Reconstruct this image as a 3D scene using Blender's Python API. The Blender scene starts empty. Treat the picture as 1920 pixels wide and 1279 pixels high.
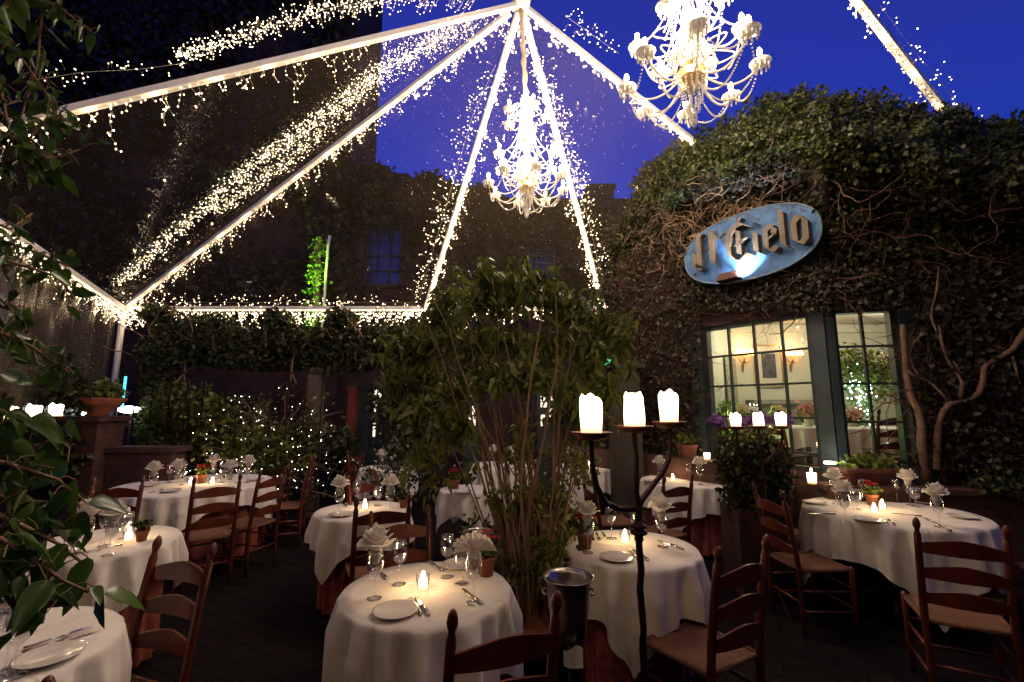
import bpy, math, random
import numpy as np
from mathutils import Vector, Matrix
PI = math.pi
R = math.radians
rnd = random.Random(7)
rng = np.random.default_rng(11)
scene = bpy.context.scene
COL = scene.collection

# ------------------------------------------------------------ camera geometry
F, EYE, PITCH = 850.0, 1.62, math.atan(125 / 850)
cp, sp = math.cos(PITCH), math.sin(PITCH)
CAM = np.array([0, 0, EYE])
def ray(px, py):
    x, u = (px - 960) / F, (639.5 - py) / F
    return np.array([x, cp - u * sp, sp + u * cp])
def at(px, py, Y):
    d = ray(px, py); return CAM + d * (Y / d[1])
def atz(px, py, z):
    d = ray(px, py); return CAM + d * ((z - EYE) / d[2])
def onplane(px, py, P, n):
    d = ray(px, py); return CAM + d * (np.dot(np.array(P) - CAM, n) / np.dot(d, n))

# ------------------------------------------------------------ materials
MATS = {}
def mat(name, col, rough=.6, metal=0, col2=None, scale=8, bump=0, bscale=60, emit=0, ecol=None, sheen=0,
        sub=0, trans=0, island=None, spec=.5, coat=0, stretch=None, samp=None):
    if name in MATS: return MATS[name]
    m = bpy.data.materials.new(name); MATS[name] = m; m.use_nodes = True
    nt = m.node_tree; N = nt.nodes; L = nt.links; N.clear()
    out = N.new('ShaderNodeOutputMaterial'); b = N.new('ShaderNodeBsdfPrincipled')
    b.inputs['Base Color'].default_value = (*col, 1); b.inputs['Roughness'].default_value = rough
    b.inputs['Metallic'].default_value = metal; b.inputs['Specular IOR Level'].default_value = spec
    b.inputs['Coat Weight'].default_value = coat
    if sheen: b.inputs['Sheen Weight'].default_value = sheen
    if sub: b.inputs['Subsurface Weight'].default_value = sub; b.inputs['Subsurface Radius'].default_value = (.02, .01, .005)
    last = b.outputs[0]
    tc = N.new('ShaderNodeTexCoord'); vec = tc.outputs['Object']
    if stretch:
        mp = N.new('ShaderNodeMapping'); mp.inputs['Scale'].default_value = stretch; L.new(vec, mp.inputs[0]); vec = mp.outputs[0]
    csock = None
    if col2:
        nz = N.new('ShaderNodeTexNoise'); nz.inputs['Scale'].default_value = scale; nz.inputs['Detail'].default_value = 6
        L.new(vec, nz.inputs['Vector'])
        r = N.new('ShaderNodeValToRGB'); r.color_ramp.elements[0].position = .35; r.color_ramp.elements[1].position = .65
        r.color_ramp.elements[0].color = (*col, 1); r.color_ramp.elements[1].color = (*col2, 1)
        L.new(nz.outputs['Fac'], r.inputs[0]); csock = r.outputs[0]
    if island:
        g = N.new('ShaderNodeNewGeometry'); r = N.new('ShaderNodeValToRGB'); cr = r.color_ramp
        cr.elements[0].color = (*island[0], 1); cr.elements[1].color = (*island[-1], 1)
        for i, c in enumerate(island[1:-1]):
            e = cr.elements.new((i + 1) / (len(island) - 1)); e.color = (*c, 1)
        L.new(g.outputs['Random Per Island'], r.inputs[0]); csock = r.outputs[0]
    if csock: L.new(csock, b.inputs['Base Color'])
    if bump:
        nb = N.new('ShaderNodeTexNoise'); nb.inputs['Scale'].default_value = bscale; nb.inputs['Detail'].default_value = 5
        L.new(vec, nb.inputs['Vector'])
        bp = N.new('ShaderNodeBump'); bp.inputs['Strength'].default_value = bump; bp.inputs['Distance'].default_value = .01
        L.new(nb.outputs['Fac'], bp.inputs['Height']); L.new(bp.outputs[0], b.inputs['Normal'])
    if trans:
        t = N.new('ShaderNodeBsdfTranslucent'); t.inputs[0].default_value = (*col, 1)
        if csock: L.new(csock, t.inputs[0])
        mx = N.new('ShaderNodeMixShader'); mx.inputs[0].default_value = trans
        L.new(last, mx.inputs[1]); L.new(t.outputs[0], mx.inputs[2]); last = mx.outputs[0]
    if emit:
        b.inputs['Emission Color'].default_value = (*(ecol or col), 1); b.inputs['Emission Strength'].default_value = emit
    if samp: m.cycles.emission_sampling = samp
    L.new(last, out.inputs[0]); return m

def glassy(name, tint=(1, 1, 1), gloss=.08, rough=.02, fres=True, white=0.0):
    if name in MATS: return MATS[name]
    m = bpy.data.materials.new(name); MATS[name] = m; m.use_nodes = True
    nt = m.node_tree; N = nt.nodes; L = nt.links; N.clear()
    out = N.new('ShaderNodeOutputMaterial'); t = N.new('ShaderNodeBsdfTransparent'); t.inputs[0].default_value = (*tint, 1)
    g = N.new('ShaderNodeBsdfGlossy'); g.inputs['Roughness'].default_value = rough; g.inputs[0].default_value = (1, 1, 1, 1)
    mx = N.new('ShaderNodeMixShader')
    if fres:
        lw = N.new('ShaderNodeLayerWeight'); lw.inputs[0].default_value = .5
        mp = N.new('ShaderNodeMapRange'); mp.inputs['To Min'].default_value = gloss; mp.inputs['To Max'].default_value = min(1, gloss * 6)
        pw = N.new('ShaderNodeMath'); pw.operation = 'POWER'; pw.inputs[1].default_value = 3
        L.new(lw.outputs['Facing'], pw.inputs[0]); L.new(pw.outputs[0], mp.inputs['Value']); L.new(mp.outputs[0], mx.inputs[0])
    else: mx.inputs[0].default_value = gloss
    L.new(t.outputs[0], mx.inputs[1]); L.new(g.outputs[0], mx.inputs[2]); last = mx.outputs[0]
    if white:
        d = N.new('ShaderNodeBsdfDiffuse'); d.inputs[0].default_value = (.85, .68, .48, 1); m2 = N.new('ShaderNodeMixShader')  # warm lamplit haze on the film, put into this tan diffuse colour
        m2.inputs[0].default_value = white; L.new(last, m2.inputs[1]); L.new(d.outputs[0], m2.inputs[2]); last = m2.outputs[0]
    L.new(last, out.inputs[0]); return m

def brickmat(name, c1, c2, mortar, scale=1.0, w=.2, h=.065, rough=.85, bump=.6, flat=False, rot=0):
    if name in MATS: return MATS[name]
    m = bpy.data.materials.new(name); MATS[name] = m; m.use_nodes = True
    nt = m.node_tree; N = nt.nodes; L = nt.links; b = N['Principled BSDF']; b.inputs['Roughness'].default_value = rough
    tc = N.new('ShaderNodeTexCoord'); mp = N.new('ShaderNodeMapping')
    if not flat:
        sx = N.new('ShaderNodeSeparateXYZ'); ad = N.new('ShaderNodeMath'); ad.operation = 'ADD'; cx = N.new('ShaderNodeCombineXYZ')
        L.new(tc.outputs['Object'], sx.inputs[0]); L.new(sx.outputs[0], ad.inputs[0]); L.new(sx.outputs[1], ad.inputs[1])
        L.new(ad.outputs[0], cx.inputs[0]); L.new(sx.outputs[2], cx.inputs[1]); L.new(cx.outputs[0], mp.inputs[0])
    else: L.new(tc.outputs['Object'], mp.inputs[0])
    mp.inputs['Rotation'].default_value = (0, 0, rot)
    bt = N.new('ShaderNodeTexBrick'); bt.inputs['Scale'].default_value = scale
    bt.inputs['Brick Width'].default_value = w; bt.inputs['Row Height'].default_value = h; bt.inputs['Mortar Size'].default_value = .008
    bt.inputs['Color1'].default_value = (*c1, 1); bt.inputs['Color2'].default_value = (*c2, 1); bt.inputs['Mortar'].default_value = (*mortar, 1)
    L.new(mp.outputs[0], bt.inputs['Vector'])
    nz = N.new('ShaderNodeTexNoise'); nz.inputs['Scale'].default_value = 9; nz.inputs['Detail'].default_value = 8
    L.new(tc.outputs['Object'], nz.inputs['Vector'])
    mx = N.new('ShaderNodeMix'); mx.data_type = 'RGBA'; mx.blend_type = 'MULTIPLY'; mx.inputs[0].default_value = .8
    rp = N.new('ShaderNodeValToRGB'); rp.color_ramp.elements[0].position = .3; rp.color_ramp.elements[0].color = (.35, .35, .35, 1); rp.color_ramp.elements[1].color = (1.3, 1.3, 1.3, 1)
    L.new(nz.outputs['Fac'], rp.inputs[0])
    L.new(bt.outputs['Color'], mx.inputs[6]); L.new(rp.outputs[0], mx.inputs[7]); L.new(mx.outputs[2], b.inputs['Base Color'])
    bp = N.new('ShaderNodeBump'); bp.inputs['Strength'].default_value = bump; bp.inputs['Distance'].default_value = .01; bp.invert = True
    L.new(bt.outputs['Fac'], bp.inputs['Height']); bp2 = N.new('ShaderNodeBump'); bp2.inputs['Strength'].default_value = .4; bp2.inputs['Distance'].default_value = .01
    L.new(nz.outputs['Fac'], bp2.inputs['Height']); L.new(bp.outputs[0], bp2.inputs['Normal']); L.new(bp2.outputs[0], b.inputs['Normal'])
    return m

# ------------------------------------------------------------ mesh builder
class MB:
    def __init__(s): s.v = []; s.f = []
    def add(s, vs, fs):
        o = len(s.v); s.v.extend([tuple(map(float, p)) for p in vs]); s.f.extend([tuple(i + o for i in f) for f in fs]); return s
    def box(s, c, d, rz=0, M=None):
        x, y, z = d[0] / 2, d[1] / 2, d[2] / 2; vs = []
        ca, sa = math.cos(rz), math.sin(rz)
        for i in (-1, 1):
            for j in (-1, 1):
                for k in (-1, 1):
                    p = (i * x, j * y, k * z); vs.append((c[0] + p[0] * ca - p[1] * sa, c[1] + p[0] * sa + p[1] * ca, c[2] + p[2]))
        if M is not None: vs = [M @ Vector(p) for p in vs]
        return s.add(vs, [(0, 1, 3, 2), (4, 6, 7, 5), (0, 4, 5, 1), (2, 3, 7, 6), (0, 2, 6, 4), (1, 5, 7, 3)])
    def tube(s, pts, rad, n=6, cap=True, sq=None):
        pts = [np.array(p, float) for p in pts]; m = len(pts)
        if not hasattr(rad, '__len__'): rad = [rad] * m
        T = [pts[min(i + 1, m - 1)] - pts[max(i - 1, 0)] for i in range(m)]
        T = [t / (np.linalg.norm(t) + 1e-9) for t in T]
        a = np.array([0, 0, 1.]) if abs(T[0][2]) < .9 else np.array([1., 0, 0])
        vs = []; 
        for i in range(m):
            a = a - T[i] * np.dot(a, T[i]); a /= np.linalg.norm(a) + 1e-9; b = np.cross(T[i], a)
            for k in range(n):
                q = 2 * PI * (k + (.5 if sq else 0)) / n
                vs.append(pts[i] + rad[i] * (math.cos(q) * a * (sq or 1) + math.sin(q) * b))
        fs = [(i * n + k, i * n + (k + 1) % n, (i + 1) * n + (k + 1) % n, (i + 1) * n + k) for i in range(m - 1) for k in range(n)]
        if cap: fs += [tuple(range(n))[::-1], tuple((m - 1) * n + k for k in range(n))]
        return s.add(vs, fs)
    def lathe(s, prof, c=(0, 0, 0), n=20, M=None):
        vs = []; m = len(prof)
        for r, z in prof:
            for k in range(n):
                q = 2 * PI * k / n; vs.append((r * math.cos(q) + c[0], r * math.sin(q) + c[1], z + c[2]))
        if M is not None: vs = [M @ Vector(p) for p in vs]
        fs = [(i * n + k, i * n + (k + 1) % n, (i + 1) * n + (k + 1) % n, (i + 1) * n + k) for i in range(m - 1) for k in range(n)]
        return s.add(vs, fs)
    def ball(s, c, r, n=6, m=4, sc=(1, 1, 1)):
        vs = [(c[0], c[1], c[2] - r * sc[2])]
        for i in range(1, m):
            a = -PI / 2 + PI * i / m
            for k in range(n):
                q = 2 * PI * k / n; vs.append((c[0] + r * sc[0] * math.cos(a) * math.cos(q), c[1] + r * sc[1] * math.cos(a) * math.sin(q), c[2] + r * sc[2] * math.sin(a)))
        vs.append((c[0], c[1], c[2] + r * sc[2])); e = len(vs) - 1
        fs = [(0, 1 + (k + 1) % n, 1 + k) for k in range(n)]
        for i in range(m - 2):
            fs += [(1 + i * n + k, 1 + i * n + (k + 1) % n, 1 + (i + 1) * n + (k + 1) % n, 1 + (i + 1) * n + k) for k in range(n)]
        fs += [(e, 1 + (m - 2) * n + k, 1 + (m - 2) * n + (k + 1) % n) for k in range(n)]
        return s.add(vs, fs)
    def octa(s, c, r):
        x, y, z = c
        return s.add([(x + r, y, z), (x - r, y, z), (x, y + r, z), (x, y - r, z), (x, y, z + r), (x, y, z - r)],
                     [(0, 2, 4), (2, 1, 4), (1, 3, 4), (3, 0, 4), (2, 0, 5), (1, 2, 5), (3, 1, 5), (0, 3, 5)])
    def grid(s, P):
        n, m = len(P), len(P[0]); vs = [p for row in P for p in row]
        return s.add(vs, [(i * m + j, i * m + j + 1, (i + 1) * m + j + 1, (i + 1) * m + j) for i in range(n - 1) for j in range(m - 1)])
    def build(s, name, m, parent=None, smooth=False, loc=None, rz=0):
        me = bpy.data.meshes.new(name); me.from_pydata(s.v, [], s.f); me.update()
        if smooth: me.polygons.foreach_set('use_smooth', [True] * len(me.polygons))
        return link(name, me, m, parent, loc, rz)
def link(name, me, m, parent=None, loc=None, rz=0):
    if m and not me.materials: me.materials.append(m)
    o = bpy.data.objects.new(name, me); COL.objects.link(o)
    if parent: o.parent = parent
    if loc is not None: o.location = tuple(float(c) for c in loc)
    if rz: o.rotation_euler = (0, 0, rz)
    return o
def npmesh(name, V, Fc, m, parent=None, smooth=False):
    me = bpy.data.meshes.new(name); V = np.asarray(V, np.float32); Fc = np.asarray(Fc, np.int32); k = Fc.shape[1]
    me.vertices.add(len(V)); me.vertices.foreach_set('co', V.ravel())
    me.loops.add(Fc.size); me.loops.foreach_set('vertex_index', Fc.ravel())
    me.polygons.add(len(Fc)); me.polygons.foreach_set('loop_start', np.arange(len(Fc), dtype=np.int32) * k)
    if smooth: me.polygons.foreach_set('use_smooth', np.ones(len(Fc), bool))
    me.update(calc_edges=True); return link(name, me, m, parent)

LABELS = {}
def tag(o, label, cat, group=None, kind=None):
    if label: o['label'] = label
    if cat: o['category'] = cat
    if group: o['group'] = group
    if kind: o['kind'] = kind
    if label:
        assert 4 <= len(label.split()) <= 16, label
        if label in LABELS: print('DUPLABEL', label)
        LABELS[label] = 1
    return o
def thing(name, label, cat, loc=(0, 0, 0), rz=0, group=None):
    o = bpy.data.objects.new(name, None); COL.objects.link(o); o.location = tuple(float(c) for c in loc); o.rotation_euler = (0, 0, rz)
    o.empty_display_size = .1
    return tag(o, label, cat, group)
def struct(o): o['kind'] = 'structure'; return o
KIDS = {}
def dup(root, label, loc, rz=0, group=None, sc=None):
    def cp_(o, par):
        c = o.copy(); COL.objects.link(c)
        if par: c.parent = par; c.matrix_parent_inverse = o.matrix_parent_inverse
        for ch in KIDS_OF(o): cp_(ch, c)
        return c
    r = cp_(root, None); r.location = tuple(float(c) for c in loc); r.rotation_euler = (0, 0, rz)
    if sc: r.scale = (sc, sc, sc) if not hasattr(sc, '__len__') else sc
    if group: r['group'] = group
    return tag(r, label, None)
def KIDS_OF(o):
    if o.name not in KIDS: KIDS[o.name] = list(o.children)
    return KIDS[o.name]
class Proto:
    """first use moves the prototype itself, later uses copy it"""
    def __init__(s, make): s.make = make; s.o = None; s.used = False
    def put(s, label, loc, rz=0, group=None, sc=None):
        if s.o is None: s.o = s.make(); KIDS_OF(s.o); [KIDS_OF(c) for c in KIDS_OF(s.o)]
        if not s.used:
            s.used = True; o = s.o; o.location = tuple(float(c) for c in loc); o.rotation_euler = (0, 0, rz)
            if sc: o.scale = (sc, sc, sc) if not hasattr(sc, '__len__') else sc
            if group: o['group'] = group
            return tag(o, label, None)
        return dup(s.o, label, loc, rz, group, sc)

def lamp(loc, W, col=(1, .72, .42), r=.02, parent=None):
    l = bpy.data.lights.new('lamp', 'POINT'); l.energy = W; l.color = col; l.shadow_soft_size = r
    o = bpy.data.objects.new('lamp_light', l); COL.objects.link(o); o.location = tuple(float(c) for c in loc)
    if parent: o.parent = parent
    return o

# ------------------------------------------------------------ foliage
def unit(a): return a / (np.linalg.norm(a, axis=1, keepdims=True) + 1e-9)
def leaves(name, P, N, size, m, parent=None, droop=.3, spread=.7, aspect=.34, var=.35, big=False, axis=None):
    P = np.asarray(P, float); n = len(P)
    if N is None: N = rng.normal(size=(n, 3))
    N = unit(np.broadcast_to(np.asarray(N, float), (n, 3)) + spread * rng.normal(size=(n, 3)))
    d = rng.normal(size=(n, 3)) if axis is None else np.asarray(axis) + .5 * rng.normal(size=(n, 3))
    d = d - N * (d * N).sum(1, keepdims=True); d = unit(unit(d) + np.array([0, 0, -droop])); 
    s = unit(np.cross(d, N)); nn = np.cross(s, d)
    L = (size * (1 + var * rng.uniform(-1, 1, n)))[:, None]; W = L * aspect
    if not big:
        V = np.stack([P, P + d * L * .42 + s * W + nn * W * .35, P + d * L, P + d * L * .42 - s * W + nn * W * .35], 1)
        Fc = np.array([[0, 1, 2], [0, 2, 3]]); k = 4
        V = V.reshape(-1, 3); Fa = (Fc[None] + (np.arange(n) * k)[:, None, None]).reshape(-1, 3)
        return npmesh(name, V, Fa, m, parent)
    dn = np.array([0, 0, -1.])
    V = np.stack([P, P + d * L * .3, P + d * L * .62 + dn * L * .05, P + d * L * .82 + dn * L * .12, P + d * L * 1.02 + dn * L * .24,
                  P + d * L * .22 + s * W * .75 + nn * W * .3, P + d * L * .5 + s * W + nn * W * .3 + dn * L * .03, P + d * L * .75 + s * W * .55 + nn * W * .15 + dn * L * .08,
                  P + d * L * .22 - s * W * .75 + nn * W * .3, P + d * L * .5 - s * W + nn * W * .3 + dn * L * .03, P + d * L * .75 - s * W * .55 + nn * W * .15 + dn * L * .08], 1)
    Fc = np.array([[0, 5, 1], [1, 5, 6], [1, 6, 2], [2, 6, 7], [2, 7, 3], [3, 7, 4], [0, 1, 8], [1, 9, 8], [1, 2, 9], [2, 10, 9], [2, 3, 10], [3, 4, 10]]); k = 11
    V = V.reshape(-1, 3); Fa = (Fc[None] + (np.arange(n) * k)[:, None, None]).reshape(-1, 3)
    return npmesh(name, V, Fa, m, parent, smooth=True)
def broad(name, P, size, m, parent, droop=.7, aspect=.3):
    P = np.asarray(P, float); n = len(P); K = 9
    N = unit(np.array([0, -.5, .5]) + .7 * rng.normal(size=(n, 3))); d = rng.normal(size=(n, 3)); d = d - N * (d * N).sum(1, keepdims=True); d = unit(unit(d) + np.array([0, 0, -droop])); s = unit(np.cross(d, N)); nn = np.cross(s, d)
    L = (size * (1 + .5 * rng.uniform(-1, 1, n)))[:, None]; curl = rng.uniform(.05, .5, (n, 1)); fold = rng.uniform(.1, .55, (n, 1)); twist = rng.uniform(-.3, .3, (n, 1)); asp = aspect * rng.uniform(.8, 1.15, (n, 1)); rows = []
    for k in range(K + 1):
        t = k / K; w = (math.sin(PI * min(1, t ** .72)) ** .75 if 0 < t < 1 else .02) * (1 - .25 * t); wav = .06 * math.sin(t * 17)
        c = P + d * L * t + np.array([0, 0, -1.]) * L * curl * t * t + s * L * twist * t * t * .5
        rows += [c + s * L * asp * w + nn * L * asp * w * (fold + wav), c, c - s * L * asp * w + nn * L * asp * w * (fold - wav)]
    V = np.stack(rows, 1).reshape(-1, 3); F_ = []
    for k in range(K):
        a = k * 3; F_ += [[a, a + 1, a + 4, a + 3], [a + 1, a + 2, a + 5, a + 4]]
    Fa = (np.array(F_)[None] + (np.arange(n) * (3 * (K + 1)))[:, None, None]).reshape(-1, 4)
    return npmesh(name, V, Fa, m, parent, smooth=True)
def clump(c, r, n, sh=.6):
    """points in an ellipsoid, denser to its shell"""
    u = unit(rng.normal(size=(n, 3))); q = rng.uniform(0, 1, (n, 1)) ** sh
    return np.array(c) + u * q * np.array(r)
def wander(p, d, step, n, jit, pull=None):
    pts = [np.array(p, float)]; d = np.array(d, float)
    for i in range(n):
        d = d + rng.normal(size=3) * jit
        if pull is not None: d += np.array(pull)
        d /= np.linalg.norm(d); pts.append(pts[-1] + d * step)
    return pts

GREEN = [(.02, .04, .008), (.05, .09, .015), (.09, .13, .02), (.035, .07, .012)]
m_ivy = mat('ivy_leaf', (.05, .07, .015), .5, island=[(.012, .018, .005), (.03, .042, .009), (.075, .088, .016), (.02, .027, .007)], trans=.25)
m_tree = mat('ficus_leaf', (.05, .1, .02), .4, island=[(.02, .04, .01), (.10, .14, .022), (.22, .25, .045), (.08, .105, .018)], trans=.3)
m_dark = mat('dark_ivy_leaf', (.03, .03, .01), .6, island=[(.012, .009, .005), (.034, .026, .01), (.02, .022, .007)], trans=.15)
m_bigleaf = mat('broad_leaf', (.03, .08, .015), .28, island=[(.015, .045, .01), (.04, .1, .018), (.07, .13, .02)], trans=.3, spec=.6)
m_vine = mat('vine_bark', (.16, .095, .065), .85, col2=(.27, .18, .12), scale=14, bump=.5, bscale=50)
m_gnarl = mat('gnarled_bark', (.085, .045, .032), .9, col2=(.17, .10, .07), scale=16, bump=.8, bscale=45)  # darker copy of the vine bark; weaker light put into its colour
m_litleaf = mat('lit_vine_leaf', (.2, .32, .04), .5, trans=.3)  # brightened leaf copy; the green floodlight is partly put into its colour
m_vinered = mat('red_vine_bark', (.05, .022, .018), .9, col2=(.13, .055, .04), scale=20, bump=.5)
m_bark = mat('tree_bark', (.16, .09, .06), .85, col2=(.3, .19, .12), scale=18, bump=.6, bscale=40, stretch=(1, 1, .2))
m_brick = brickmat('red_brick', (.12, .035, .022), (.06, .02, .015), (.06, .05, .045), rough=.85)
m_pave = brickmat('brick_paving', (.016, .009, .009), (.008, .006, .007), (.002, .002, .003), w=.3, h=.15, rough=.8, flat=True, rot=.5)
m_pave.node_tree.nodes['Principled BSDF'].inputs['Specular IOR Level'].default_value = .15
m_wood = mat('stained_wood', (.15, .03, .014), .32, col2=(.08, .016, .009), scale=7, bump=.12, bscale=30, stretch=(1, 1, .15), coat=.3)
m_rush = mat('woven_rush', (.36, .17, .09), .8, col2=(.17, .075, .04), scale=40, bump=.8, bscale=90, stretch=(1, 6, 1))
m_cloth = mat('white_linen', (.88, .82, .76), .85, col2=(.83, .77, .71), scale=3, bump=.35, bscale=9, sheen=.2)
def _creases():
    m = m_cloth; nt = m.node_tree; N = nt.nodes; L = nt.links; b = [n for n in N if n.type == 'BSDF_PRINCIPLED'][0]; bp0 = [n for n in N if n.type == 'BUMP'][0]
    tc = N.new('ShaderNodeTexCoord'); mp = N.new('ShaderNodeMapping'); mp.inputs['Rotation'].default_value = (0, 0, .35); L.new(tc.outputs['Object'], mp.inputs[0])
    sx = N.new('ShaderNodeSeparateXYZ'); L.new(mp.outputs[0], sx.inputs[0]); res = []
    for ax in (0, 1):
        pp = N.new('ShaderNodeMath'); pp.operation = 'PINGPONG'; pp.inputs[1].default_value = .21; L.new(sx.outputs[ax], pp.inputs[0])
        mr = N.new('ShaderNodeMapRange'); mr.inputs['From Max'].default_value = .012; mr.inputs['To Min'].default_value = 1; mr.inputs['To Max'].default_value = 0; L.new(pp.outputs[0], mr.inputs['Value']); res.append(mr.outputs[0])
    mx = N.new('ShaderNodeMath'); mx.operation = 'MAXIMUM'; L.new(res[0], mx.inputs[0]); L.new(res[1], mx.inputs[1])
    b1 = N.new('ShaderNodeBump'); b1.inputs['Strength'].default_value = .6; b1.inputs['Distance'].default_value = .006; L.new(mx.outputs[0], b1.inputs['Height']); L.new(bp0.outputs[0], b1.inputs['Normal'])
    nz = N.new('ShaderNodeTexNoise'); nz.inputs['Scale'].default_value = 5; nz.inputs['Detail'].default_value = 3; nz.inputs['Distortion'].default_value = 1.5; L.new(tc.outputs['Object'], nz.inputs['Vector'])
    b2 = N.new('ShaderNodeBump'); b2.inputs['Strength'].default_value = .22; b2.inputs['Distance'].default_value = .03; L.new(nz.outputs['Fac'], b2.inputs['Height']); L.new(b1.outputs[0], b2.inputs['Normal']); L.new(b2.outputs[0], b.inputs['Normal'])
_creases()
m_nap = mat('napkin_linen', (.88, .82, .74), .85, bump=.4, bscale=60, trans=.25)
m_skirt = mat('terracotta_print_cloth', (.22, .035, .03), .9, col2=(.34, .10, .06), scale=16, bump=.2)
m_skirt2 = mat('magenta_print_cloth', (.35, .05, .07), .9, col2=(.5, .16, .12), scale=22, bump=.2)
m_glass = glassy('drinking_glass', gloss=.16, rough=.01)
m_pane = glassy('window_pane_glass', gloss=.07, rough=.01)
m_china = mat('white_china', (.8, .76, .7), .15, coat=.4)
m_steel = mat('polished_steel', (.6, .57, .54), .22, metal=1)
m_bucket = mat('bucket_steel', (.42, .37, .34), .28, metal=1, bump=.1, bscale=12)
m_iron = mat('black_iron', (.05, .02, .018), .5, metal=.7, bump=.4, bscale=40)
m_rust = mat('rust_tray', (.16, .045, .03), .55, metal=.4, bump=.3)
m_wax = mat('glowing_candle_wax', (.9, .8, .62), .5, emit=5, ecol=(1, .83, .6), samp='FRONT')  # flame light through the wax painted as emission, brighter toward the top
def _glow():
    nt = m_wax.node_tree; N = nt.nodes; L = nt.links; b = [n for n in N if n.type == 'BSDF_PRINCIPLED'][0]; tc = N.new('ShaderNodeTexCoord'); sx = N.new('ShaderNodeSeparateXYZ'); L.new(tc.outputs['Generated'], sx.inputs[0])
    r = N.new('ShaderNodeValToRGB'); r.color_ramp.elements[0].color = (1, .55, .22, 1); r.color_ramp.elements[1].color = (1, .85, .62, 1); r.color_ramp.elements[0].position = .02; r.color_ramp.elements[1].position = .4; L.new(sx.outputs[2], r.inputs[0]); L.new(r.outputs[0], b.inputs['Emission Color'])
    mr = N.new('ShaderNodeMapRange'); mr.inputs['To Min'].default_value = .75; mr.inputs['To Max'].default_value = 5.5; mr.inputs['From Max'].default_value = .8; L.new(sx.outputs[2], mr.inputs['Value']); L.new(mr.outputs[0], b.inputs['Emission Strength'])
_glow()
m_waxs = mat('small_candle_wax', (.9, .75, .5), .5, emit=6, ecol=(1, .66, .3))
m_flame = mat('candle_flame', (1, .8, .4), .5, emit=60, ecol=(1, .72, .35), samp='NONE')
m_bulb = mat('fairy_bulb', (1, .9, .7), .5, emit=24, ecol=(1, .78, .48), samp='NONE')
def _vary():
    nt = m_bulb.node_tree; N = nt.nodes; L = nt.links; b = [n for n in N if n.type == 'BSDF_PRINCIPLED'][0]
    g = N.new('ShaderNodeNewGeometry'); o = N.new('ShaderNodeObjectInfo'); a = N.new('ShaderNodeMath'); a.operation = 'ADD'; L.new(g.outputs['Random Per Island'], a.inputs[0]); L.new(o.outputs['Random'], a.inputs[1])
    f = N.new('ShaderNodeMath'); f.operation = 'FRACT'; L.new(a.outputs[0], f.inputs[0]); p = N.new('ShaderNodeMath'); p.operation = 'POWER'; p.inputs[1].default_value = 2.2; L.new(f.outputs[0], p.inputs[0])
    mr = N.new('ShaderNodeMapRange'); mr.inputs['To Min'].default_value = 4; mr.inputs['To Max'].default_value = 22; L.new(p.outputs[0], mr.inputs['Value']); L.new(mr.outputs[0], b.inputs['Emission Strength'])
_vary()
m_wire = mat('pale_light_wire', (.75, .68, .55), .5, trans=.2)
m_beam = mat('white_beam_paint', (.82, .78, .74), .5, bump=.1, bscale=6)
m_terra = mat('terracotta', (.30, .10, .05), .85, col2=(.2, .06, .03), scale=9, bump=.3)
m_terra2 = mat('aged_terracotta', (.15, .05, .035), .9, col2=(.09, .03, .025), scale=7, bump=.5)
m_soil = mat('soil', (.03, .02, .012), .95)
m_crystal = mat('crystal_glass', (.93, .9, .84), .12, trans=.45, spec=.9)
m_bronze = mat('warm_brass', (.6, .4, .18), .3, metal=.9)
m_fabric = mat('chain_sleeve_fabric', (.62, .52, .4), .85, bump=.8, bscale=25)
m_flower_r = mat('red_petals', (.5, .02, .03), .6, trans=.3)
m_flower_w = mat('white_petals', (.8, .76, .62), .6, trans=.3)
m_flower_p = mat('purple_petals', (.13, .05, .23), .6, trans=.3)
m_blueframe = mat('slate_blue_paint', (.032, .05, .06), .5, col2=(.02, .034, .042), scale=5, bump=.15)
m_muntin = mat('dark_window_bar', (.015, .025, .03), .45)
m_cream = mat('cream_plaster', (.60, .60, .50), .8, col2=(.54, .54, .45), scale=2)
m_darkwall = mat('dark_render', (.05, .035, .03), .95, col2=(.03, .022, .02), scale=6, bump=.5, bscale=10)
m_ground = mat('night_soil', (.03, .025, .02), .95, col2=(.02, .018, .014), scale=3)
SKYT = (2.4, 1.7, 1.0); SKYS = 1.1; OVER = 13; EXPO = 0
m_winrefl = mat('dusk_window_glass', (.02, .03, .10), .12, spec=1.0)
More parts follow.
